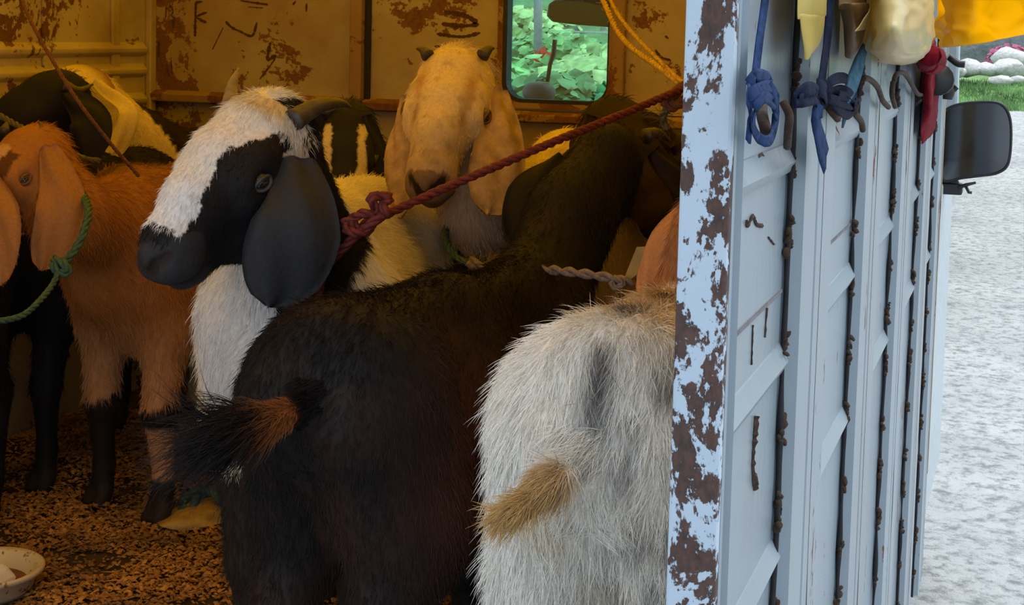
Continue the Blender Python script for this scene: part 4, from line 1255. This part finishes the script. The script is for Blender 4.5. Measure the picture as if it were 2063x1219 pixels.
mb = MB(); fz = [W(945, 528, 2.44), W(975, 540, 2.43), W(1005, 534, 2.43)]; twisted(mb, fz, .011); fuzz(mb, fz, .011, 120, .02); mb.build('knot', M['grey_rope'], gc, True)
bc = tag(empty('green_rope', tuple(W(120, 530, 2.7))), 'green rope collar of the brown goat trailing off to the left', 'rope')
mb = MB(); twisted(mb, [W(168, 392, 2.80), W(178, 425, 2.72), W(170, 465, 2.68), W(150, 505, 2.66), W(120, 540, 2.64)], .0075); mb.build('collar', M['green_rope'], bc, True)
mb = MB(); twisted(mb, [W(122, 535, 2.63), W(108, 570, 2.60), W(78, 608, 2.55), W(40, 638, 2.5), W(-30, 652, 2.45)], .0055); mb.build('trailing_end', M['green_rope'], bc, True)
mb = MB(); twisted(mb, [W(108, 522, 2.63), W(128, 530, 2.62), W(138, 548, 2.62), W(118, 548, 2.62), W(104, 530, 2.62)], .008); mb.build('knot', M['green_rope'], bc, True)
olr = tag(empty('olive_rope', tuple(W(60, 260, 3.0))), 'olive rope crossing behind the brown goat head at the left edge', 'rope')
mb = MB(); twisted(mb, [W(-30, 215, 3.05), W(5, 236, 3.03), W(45, 258, 3.0), W(90, 280, 2.98), W(130, 302, 2.97), W(170, 320, 2.99), W(200, 324, 3.02)], .0065); mb.build('line', M['olive_rope'], olr, True)
thr = tag(empty('red_rope', tuple(W(120, 140, 3.4))), 'thin red-brown rope slanting down across the dark goat at the back', 'rope')
mb = MB(); twisted(mb, [W(20, -60, 3.2), W(62, 42, 3.05), W(118, 142, 2.98), W(165, 215, 2.95), W(225, 292, 2.98), W(280, 355, 3.02)], .004); mb.build('line', M['brown_rope'], thr, True)

# ------------------------------------------------------------------ floor: litter, dish, loose rope
lit = MB(); n = 70000
P = np.stack([rng.uniform(-2.38, -.9, n), rng.uniform(1.3, 3.4, n)], 1)
dens = vnoise(np.c_[P, np.zeros(n)], 5) + vnoise(np.c_[P, np.ones(n)], 14) * .6
keep = (dens > -.35) | (rng.random(n) < .3); P = P[keep]
V_, F_ = [], []
for (x, y) in P:
    a = rng.uniform(0, math.pi); l = rng.uniform(.002, .0075) * (3 if rng.random() < .05 else 1); w = l * rng.uniform(.25, .8) if l < .010 else .0012
    z = rng.uniform(.001, .016); tz = rng.uniform(-.5, .5) * l; k = len(V_); ca_, sa_ = math.cos(a), math.sin(a)
    for sx, sy in ((-1, -1), (1, -1), (1, 1), (-1, 1)):
        V_.append((x + ca_ * l * sx - sa_ * w * sy, y + sa_ * l * sx + ca_ * w * sy, max(.0005, z + tz * sx)))
    V_.append((x, y, z + w * .8 + .001)); F_ += [(k, k + 1, k + 4), (k + 1, k + 2, k + 4), (k + 2, k + 3, k + 4), (k + 3, k, k + 4)]
def litter_mat():
    m, nt, bs = new_mat('litter'); v = coords(nt); f = noise(nt, 45, 3, .7, v); g = noise(nt, 4, 3, .6, v)
    c = mixc(nt, ramp(nt, f, [(.35, 0.), (.65, 1.)]), (.22, .095, .022), (.62, .31, .07))
    c = mixc(nt, ramp(nt, g, [(.35, .7), (.6, 0.)]), c, (.05, .03, .015)); nt.links.new(c, bs.inputs['Base Color']); bs.inputs['Roughness'].default_value = .9; return m
lit.add(V_, F_); tag(lit.build('litter', litter_mat()), 'orange-brown straw and dung litter covering the truck floor', kind='stuff')
stick = tag(MB().tube(spline([at_z(500, 1215, .012), at_z(560, 1206, .02), at_z(640, 1200, .014)], 8), .012, 8).build('stick', plain('bleached_stick', (.30, .22, .13), .8, .3), None, True), 'pale stick lying in the litter behind the black goat legs', 'stick')

dz = at_z(-28, 1165, .04)
dish = tag(empty('feeding_dish', (dz[0], dz[1], 0)), 'cream enamel dish with worn rim on the floor at the left edge', 'dish')
q = MB().lathe([(.0, .004), (.055, .004), (.075, .022), (.086, .052), (.100, .058), (.104, .054), (.102, .048), (.092, .044), (.082, .018), (.060, -.001), (.0, -.001)], (dz[0], dz[1], .006), 48)
fix_normals(q.build('bowl', painted('worn_enamel', (.66, .60, .44), (.30, .14, .06), (.2, .1, .05), .03, 25, (1, 1, 1), 90, (.45, .33, .16), .6, .35), dish, True))
q = MB().lathe([(.0, .012), (.058, .012), (.072, .026), (.0, .030)], (dz[0], dz[1], .008), 32)
fix_normals(q.build('feed_residue', plain('brown_residue', (.24, .085, .03), .6, .4, 50), dish, True))
sc_ = tag(MB().add([tuple(map(float, p)) for p in [(dz[0] - .05, dz[1] - .03, .03), (dz[0] + .045, dz[1] - .03, .03), (dz[0] + .05, dz[1] + .035, .035), (dz[0] - .05, dz[1] + .04, .035),
                                           (dz[0] - .048, dz[1] - .028, .062), (dz[0] + .028, dz[1] - .026, .058), (dz[0] + .03, dz[1] + .02, .066), (dz[0] - .05, dz[1] + .03, .068)]],
                   [(0, 3, 2, 1), (4, 5, 6, 7), (0, 1, 5, 4), (1, 2, 6, 5), (2, 3, 7, 6), (3, 0, 4, 7)]).build('salt_block', plain('white_block', (.74, .73, .74), .5, .06), None, False, .01),
          'white block lying in the cream dish', 'block')
fr_ = tag(empty('green_rope', tuple(at_z(410, 1000, .02))), 'tangled green rope lying on the floor behind the black goat', 'rope')
mb = MB(); twisted(mb, [at_z(366, 1012, .03), at_z(378, 1000, .035), at_z(400, 985, .045), at_z(425, 988, .05), at_z(445, 1008, .04), at_z(475, 1030, .03), at_z(500, 1040, .03)], .010); mb.build('coil', M['green_rope'], fr_, True)
mb = MB(); twisted(mb, [at_z(366, 1022, .03), at_z(376, 1030, .02), at_z(392, 1022, .03), at_z(396, 1005, .03), at_z(420, 1000, .02)], .010); mb.build('coil', M['green_rope'], fr_, True)
ys_ = tag(empty('sacking', tuple(at_z(400, 1030, .0))), 'dull yellow sacking crumpled on the floor beside the green rope', 'sack')
rr_ = [[at_z(312, 1052, .012), at_z(345, 1030, .014), at_z(395, 1000, .02), at_z(440, 1000, .014)], [at_z(320, 1060, .024), at_z(360, 1040, .034), at_z(410, 1018, .032), at_z(470, 1010, .02)],
       [at_z(340, 1066, .018), at_z(385, 1052, .026), at_z(430, 1036, .030), at_z(486, 1030, .02)], [at_z(370, 1070, .010), at_z(410, 1062, .014), at_z(450, 1056, .014), at_z(490, 1050, .010)]]
sheet('sack_sheet', rr_, plain('sacking_weave', (.36, .24, .06), .8, .4, 25, bmp=.4), ys_, .010, 12, 20)

# ------------------------------------------------------------------ cab with what can be seen through its window
cab = tag(empty('truck_cab', (-1.3, 4.5, GZ)), 'dark cab of the truck seen through its rear window', 'cab')
cb = M['black']; YC = 5.35
cabp = plain('cab_paint', (.48, .56, .62), .35, .1)
MB().box((XL + .15, YB + .05, 1.36), (XO - .05, YC - .35, 1.42)).build('roof', cabp, cab, bevel=.02)
for x in (XL + .12, XO - .09):
    MB().box((x, YB + .05, GZ + .35), (x + .04, YC, .62)).build('door', cabp, cab, bevel=.01)
    MB().box((x, YB + .05, .62), (x + .04, YB + .16, 1.38)).build('pillar', cabp, cab, bevel=.01)
    MB().add(*[(lambda a, b: ([(x, a[0], a[1]), (x + .05, a[0], a[1]), (x + .05, a[0] + .06, a[1]), (x, a[0] + .06, a[1]), (x, b[0], b[1]), (x + .05, b[0], b[1]), (x + .05, b[0] + .06, b[1]), (x, b[0] + .06, b[1])],
             [(0, 3, 2, 1), (4, 5, 6, 7), (0, 1, 5, 4), (1, 2, 6, 5), (2, 3, 7, 6), (3, 0, 4, 7)]))((YC - .06, .6), (YC - .38, 1.38))][0]).build('pillar', cabp, cab, bevel=.01)
MB().box((XL + .16, YC - .30, .30), (XO - .10, YC, .64)).build('dashboard', cb, cab, bevel=.03)
MB().box((XL + .16, YB + .05, GZ + .35), (XO - .10, YC, GZ + .40)).build('cab_floor', cb, cab)
MB().box((XL + .2, YB + .10, -.2), (XO - .15, YB + .25, .58)).build('seat_back', cb, cab, bevel=.04)
ws = MB().add([(XL + .16, YC - .03, .63), (XO - .08, YC - .03, .63), (XO - .08, YC - .36, 1.37), (XL + .16, YC - .36, 1.37)], [(0, 1, 2, 3)]).build('windscreen', glass_mat('windscreen_glass', (.86, .96, .93), .04), cab)
ws.modifiers.new('thickness', 'SOLIDIFY').thickness = .004
rm = tag(empty('rear_view_mirror', tuple(yy(1165, 30, 4.75))), 'dark rear-view mirror seen through the cab window', 'mirror')
e = [yy(u, v, 4.75) for u, v in ((1100, 32), (1104, 8), (1116, 0), (1235, -6), (1262, 8), (1262, 50), (1230, 55), (1160, 50), (1112, 44))]
mb = MB(); n = len(e); mb.add(e + [p + np.array([0, .03, 0]) for p in e], [tuple(range(n)), tuple(range(n, 2 * n))[::-1]] + [(i, n + i, n + (i + 1) % n, (i + 1) % n) for i in range(n)])
fix_normals(mb.build('housing', plain('mirror_housing', (.05, .055, .06), .4), rm, False, .006))
c_ = np.mean(e, axis=0); g_ = [c_ + (p - c_) * .86 + np.array([0, -.004, 0]) for p in e]
mb = MB().add(g_ + [p + np.array([0, .005, 0]) for p in g_], [tuple(range(n)), tuple(range(n, 2 * n))[::-1]] + [(i, n + i, n + (i + 1) % n, (i + 1) % n) for i in range(n)])
fix_normals(mb.build('mirror_glass', plain('dim_mirror', (.10, .105, .11), .12, .2, 5, metal=.9), rm))
hd_ = tag(empty('dash_ornament', tuple(yy(1086, 205, 4.9))), 'dark round knob with a leaning rod seen through the cab window', 'ornament')
kc = yy(1086, 186, 4.95); bm = bmesh.new(); bmesh.ops.create_uvsphere(bm, u_segments=24, v_segments=14, radius=1)
MB().add([kc + np.array([v.co.x * .060, v.co.y * .05, v.co.z * .043 - .004 * (v.co.z > .9)]) for v in bm.verts], [[v.index for v in f.verts] for f in bm.faces]).build('knob', plain('grey_knob', (.07, .085, .095), .6), hd_, True); bm.free()
MB().tube([yy(1103, 165, 4.95), yy(1108, 130, 4.95), yy(1115, 108, 4.95), yy(1118, 80, 4.95)], [.007, .0075, .0085, .0085], 10).build('rod', M['black'], hd_, True)
MB().box(tuple(kc + np.array([-.05, -.05, -.30])), tuple(kc + np.array([.05, .05, -.03]))).build('stand', M['black'], hd_, bevel=.01)

# ------------------------------------------------------------------ wing mirror outside the cab
YM = 4.75
wm = tag(empty('wing_mirror', tuple(yy(1960, 360, YM))), 'dark rounded wing mirror standing out from the cab over the road', 'mirror')
mp = [(1884, 338), (1886, 280), (1888, 240), (1900, 222), (1925, 209), (1965, 203), (2005, 203), (2025, 212), (2036, 232), (2040, 262), (2038, 310), (2030, 338), (2008, 352), (1975, 357), (1935, 362), (1900, 368)]
e = [yy(u, v, YM) for u, v in mp]; e = spline(e + [e[0]], 5)[:-1]; n = len(e); c_ = np.mean(e, axis=0)
L1 = e; L0 = [c_ + (p - c_) * .96 + np.array([0, -.006, 0]) for p in e]; L2 = [c_ + (p - c_) * .97 + np.array([0, .05, 0]) for p in e]; L3 = [c_ + (p - c_) * .6 + np.array([0, .10, 0]) for p in e]; Li = [c_ + (p - c_) * .925 + np.array([0, -.001, 0]) for p in e]
mb = MB(); rings = [Li, L0, L1, L2, L3]; V_ = sum(rings, []); F_ = [(k * n + i, k * n + (i + 1) % n, (k + 1) * n + (i + 1) % n, (k + 1) * n + i) for k in range(4) for i in range(n)] + [tuple(range(4 * n, 5 * n))]
fix_normals(mb.add(V_, F_).build('housing', M['black'], wm, True))
g_ = [c_ + (p - c_) * .93 for p in e]
mb = MB().add(g_ + [p + np.array([0, .004, 0]) for p in g_], [tuple(range(n)), tuple(range(n, 2 * n))[::-1]] + [(i, n + i, n + (i + 1) % n, (i + 1) % n) for i in range(n)])
fix_normals(mb.build('mirror_glass', plain('wing_mirror_glass', (.085, .09, .10), .07, .25, 3, metal=.9), wm))
MB().tube(spline([yy(1880, 330, YM + .03), yy(1895, 352, YM + .02), yy(1915, 366, YM + .03), yy(1925, 372, YM + .04)], 5), .016, 10).build('arm', M['black'], wm, True)
MB().prism([(YM, 0), (YM + .08, 0), (YM + .08, 1), (YM, 1)], 0, 0, 1).build('x', M['black']) if False else None
b0, b1 = yy(1870, 368, YM), yy(1938, 394, YM)
MB().box((b0[0], YM, b1[2]), (b1[0], YM + .06, b0[2])).build('bracket', M['black'], wm, bevel=.006)
MB().tube([yy(1930, 378, YM), yy(1948, 372, YM), yy(1966, 368, YM)], [.007, .006, .004], 6).build('bolt', M['black'], wm, True)
MB().tube([yy(1945, 374, YM), yy(1952, 388, YM), yy(1958, 388, YM)], .005, 6).build('bolt', M['black'], wm, True)

# ------------------------------------------------------------------ beyond the road
def bank(y): return gz(y)
ver = MB(); xs = np.linspace(-6, 9, 40); pr_ = [(0, 0), (.6, .16), (1.6, .42), (3.0, .55), (5, .6)]
yv = lambda x: 25.5 + .25 * (x + 1.2) - 1.6 * max(0, x - 1)*.3
ver.grid([[(x, yv(x) + dy, gz(25) + dz_ + .06 * mnoise.noise(Vector((x * 1.3, dy, 0))) * (dy > .3)) for dy, dz_ in pr_] for x in xs], len(xs), 5)
tag(fix_normals(ver.build('grass_verge', M['grass'], None, True)), 'green grass verge on the far side of the road', kind='structure')
gb = MB(); V_, F_ = [], []
for _ in range(9000):
    x = rng.uniform(-3.0, 3.2); t = rng.random(); dy = t * 1.7; z = gz(25) + np.interp(dy, [0, .6, 1.6, 3], [0, .16, .42, .55]); y = yv(x) + dy
    a = rng.uniform(0, 6.28); hgt = rng.uniform(.04, .13); w = .012; k = len(V_)
    V_ += [(x - w * math.cos(a), y - w * math.sin(a), z - .02), (x + w * math.cos(a), y + w * math.sin(a), z - .02), (x + rng.normal() * .03, y + rng.normal() * .03, z + hgt)]; F_.append((k, k + 1, k + 2))
gb.add(V_, F_); tag(gb.build('grass', plain('grass_blades', (.20, .38, .13), .7, .5, 2)), 'short green grass growing on the verge', kind='stuff')
M['stone'] = plain('pale_stone', (.58, .58, .57), .85, .25, 5, bmp=.5)
stones = [lump('stone', M['stone'], 11 + k) for k in range(3)]
sp = [((1912, 140), 24.6 + 2.2, .30, .16, 'flat pale stone at the end of the row behind the red cloth'), ((1948, 137), 27.2, .34, .17, 'long pale stone in the row above the verge'), ((1985, 140), 27.2, .27, .12, 'pale pinkish stone between two larger ones above the verge'),
      ((2032, 138), 27.4, .36, .17, 'broad pale stone above the grass at the right edge'), ((2035, 117), 28.6, .36, .20, 'large grey-white boulder highest above the verge'), ((1930, 146), 26.9, .16, .10, 'small pale stone low in the row'),
      ((2016, 162), 26.3, .22, .08, 'low white stone half buried in the grass'), ((2050, 160), 26.3, .14, .06, 'smaller white stone half buried in the grass at the right edge')]
for (u, v), y, sx, sz, lb in sp:
    p = at_y(u, v, y); o = bpy.data.objects.new('stone', random.choice(stones)); COL.objects.link(o); o.location = p; o.scale = (sx, sx * .8, sz); o.rotation_euler = (0, 0, random.random() * 6)
    tag(o, lb, 'stone', 'stones on the verge')
bk = MB(); bk.grid([[(x, 29.5 + dy, gz(25) + .5 + dz_ + .2 * mnoise.noise(Vector((x * .9, dy, 3)))) for dy, dz_ in ((0, 0), (.3, .9), (.8, 1.6), (2.0, 2.4), (6, 3))] for x in np.linspace(-8, 10, 40)], 40, 5)
tag(fix_normals(bk.build('hill', grass_mat('scrub_slope', (.08, .10, .11), (.20, .23, .24)), None, True)), 'dark grey scrub slope rising behind the stones', kind='structure')


def bush(name, label, cat, c, size, n, leaf, mats, group=None, flat=.6):
    b = tag(empty(name, tuple(c)), label, cat, group); V_, F_ = [], []
    for _ in range(n):
        d = rng.normal(size=3); d /= np.linalg.norm(d); d[2] = abs(d[2]); p = c + d * size * rng.uniform(.55, 1, 1)
        up_ = unit(d * .5 + np.array([0, -.6, .7]) + rng.normal(size=3) * .35); t = unit(np.cross(up_, rng.normal(size=3))); s = np.cross(up_, t); l = leaf * rng.uniform(.6, 1.3); k = len(V_)
        V_ += [p - t * l * .5, p + s * l * .38 - t * l * .15 - up_ * l * .08, p + s * l * .3 + t * l * .25 - up_ * l * .1, p + t * l * .55 - up_ * l * .12, p - s * l * .3 + t * l * .25 - up_ * l * .1, p - s * l * .38 - t * l * .15 - up_ * l * .08]
        F_ += [(k, k + 1, k + 2, k + 3), (k, k + 3, k + 4, k + 5)]
    o = MB().add(V_, F_).build('leaves', mats, b); o['kind'] = 'stuff'
    st = MB()
    for _ in range(5):
        q = c + rng.normal(size=3) * size * .4; q[2] = c[2] + size[2] * .7; st.tube([c + rng.normal(size=3) * .02, (c + q) / 2 + rng.normal(size=3) * .03, q], [.02, .015, .008], 5)
    st.build('stem', plain('green_stem', (.10, .13, .05), .8), b); return b


lf_a = plain('broad_leaf', (.17, .44, .17), .45, .7, 9); lf_b = plain('light_leaf', (.40, .62, .27), .45, .6, 9); lf_c = plain('deep_leaf', (.06, .24, .09), .5, .6, 9)
# green slope in front of the truck, seen through the cab windows
sl = MB(); sl.grid([[(x, y, z + .12 * mnoise.noise(Vector((x, y, 0)))) for y, z in ((6.6, -.78), (7.4, -.55), (8.6, .05), (10, .7), (12, 1.5), (14.5, 2.6), (18, 4))] for x in np.linspace(-9, -.9, 24)], 24, 7)
tag(fix_normals(sl.build('hillside', M['hill'], None, True)), 'green slope in front of the truck', kind='structure')
for (u, v), y, sz, n_, lf, mt, lb in (((1040, 150), 8.4, (.45, .4, .45), 900, .10, lf_a, 'mid-green leafy plant low behind the left side of the cab window'), ((1190, 160), 8.2, (.5, .4, .42), 700, .14, lf_b, 'light green broad-leaved plant at the lower right of the cab window'),
                                      ((1120, 175), 7.9, (.4, .3, .30), 600, .11, lf_c, 'deep green plant at the bottom centre of the cab window'), ((1060, 60), 11.0, (.7, .5, .6), 1100, .10, lf_b, 'pale green bush at the upper left of the cab window'),
                                      ((1190, 70), 11.4, (.8, .5, .5), 1100, .10, lf_a, 'green bush below the fence in the cab window'), ((1125, 95), 10.2, (.6, .4, .45), 900, .09, lf_a, 'green bush around the red flower'), ((1225, 120), 9.6, (.5, .4, .4), 600, .11, lf_b, 'bright bush at the right edge of the cab window')):
    c = at_y(u, v, y); c[2] -= sz[2] * .7; bush('leafy_plant', lb, 'plant', c, np.array(sz), n_, lf, mt, 'plants in front of the truck')
fl = tag(empty('red_flower', tuple(at_y(1090, 140, 9.4))), 'red flower seen through the cab window', 'flower')
fp = MB(); c = at_y(1091, 116, 9.4)
for k in range(14):
    a = k * 2.4; d = np.array([math.cos(a) * .05, -.02, math.sin(a) * .05]) * (.4 + .6 * (k % 3) / 2); s = .028
    q = c + d; t1, t2 = unit(np.array([math.cos(a), .3, math.sin(a)])), unit(np.array([-math.sin(a), .2, math.cos(a)]))
    fp.add([q - t1 * s, q + t2 * s, q + t1 * s * 1.3, q - t2 * s], [(0, 1, 2, 3)])
fp.build('petals', plain('red_petal', (.75, .05, .035), .5, .2), fl)
MB().tube([c, c + np.array([.01, .02, -.25])], .006, 5).build('stem', lf_c, fl)
pole = tag(MB().tube([at_y(1085, 220, 9.9), at_y(1083, -120, 9.9)], .030, 10).build('pole', plain('grey_pole', (.33, .34, .40), .7, .2), None, True), 'grey wooden pole standing among the plants', 'pole')
fe = tag(empty('fence', tuple(at_y(1180, 110, 11))), 'grey rail fence behind the plants', 'fence')
for v in (64, 76): MB().tube([at_y(1070, v, 10.9), at_y(1250, v + 3, 10.9)], .016, 6).build('rail', plain('weathered_rail', (.42, .45, .47), .8, .2), fe)
for u in (1138, 1162, 1215): MB().tube([at_y(u, 55, 10.95), at_y(u, 120, 10.95)], .022, 6).build('post', plain('weathered_post', (.34, .36, .38), .8, .2), fe)
hs_ = tag(empty('shed', tuple(at_y(1040, 60, 12.5))), 'grey shed with a pale sloping roof behind the plants', 'shed')
w0 = at_y(985, 75, 12.6); w1 = at_y(1125, 20, 12.6)
MB().box((w0[0], 12.6, w0[2] - .6), (w1[0], 14.5, w1[2] + .2)).build('wall', plain('shed_wall', (.11, .13, .15), .8, .3), hs_)
a, b = at_y(985, -45, 12.3), at_y(1085, 24, 12.3); t = np.array([0, 2.4, .5]); th = np.array([0, 0, .05])
MB().add([a, b, b + t, a + t, a - th, b - th, b + t - th, a + t - th], [(0, 1, 2, 3), (4, 7, 6, 5), (0, 4, 5, 1), (1, 5, 6, 2), (2, 6, 7, 3), (3, 7, 4, 0)]).build('roof', plain('pale_roof', (.62, .66, .68), .6, .15), hs_)
a, b = at_y(1026, 27, 12.35), at_y(1076, 25, 12.35); MB().box((a[0], 12.35, a[2] - .005), (b[0], 12.5, a[2] + .09)).build('gable_board', plain('white_board', (.75, .80, .82), .6, .1), hs_)
# pink flowering scrub and a brick on the road
pb = bush('pink_bush', 'pink flowering scrub on the slope behind the stones', 'bush', at_y(2035, 125, 29.0), np.array((.45, .3, .35)), 260, .12, plain('pink_blossom', (.42, .10, .20), .7, .5, 6))
br = at_z(2032, 541, gz(7.4)); MB
o = tag(MB().box((br[0] - .075, br[1] - .05, br[2] - .005), (br[0] + .075, br[1] + .05, br[2] + .035)).build('brick', plain('worn_brick', (.52, .33, .28), .85, .25, 25, bmp=.4), None, False, .008), 'worn reddish brick lying on the gravel road', 'brick')
# loose stones on the road
for k in range(16):
    x, y = rng.uniform(-.15, 2.2), rng.uniform(4.5, 16); s = rng.uniform(.012, .035)
    if k >= 0 and x < .0 and y < 5.6: continue
    o = bpy.data.objects.new('road_pebble', random.choice(stones)); COL.objects.link(o); o.location = (x, y, gz(y) + s * .3); o.scale = (s, s, s * .6); o.rotation_euler = (0, 0, random.random() * 6)
    tag(o, 'small loose pebble on the gravel road', 'pebble', 'loose pebbles on the road')
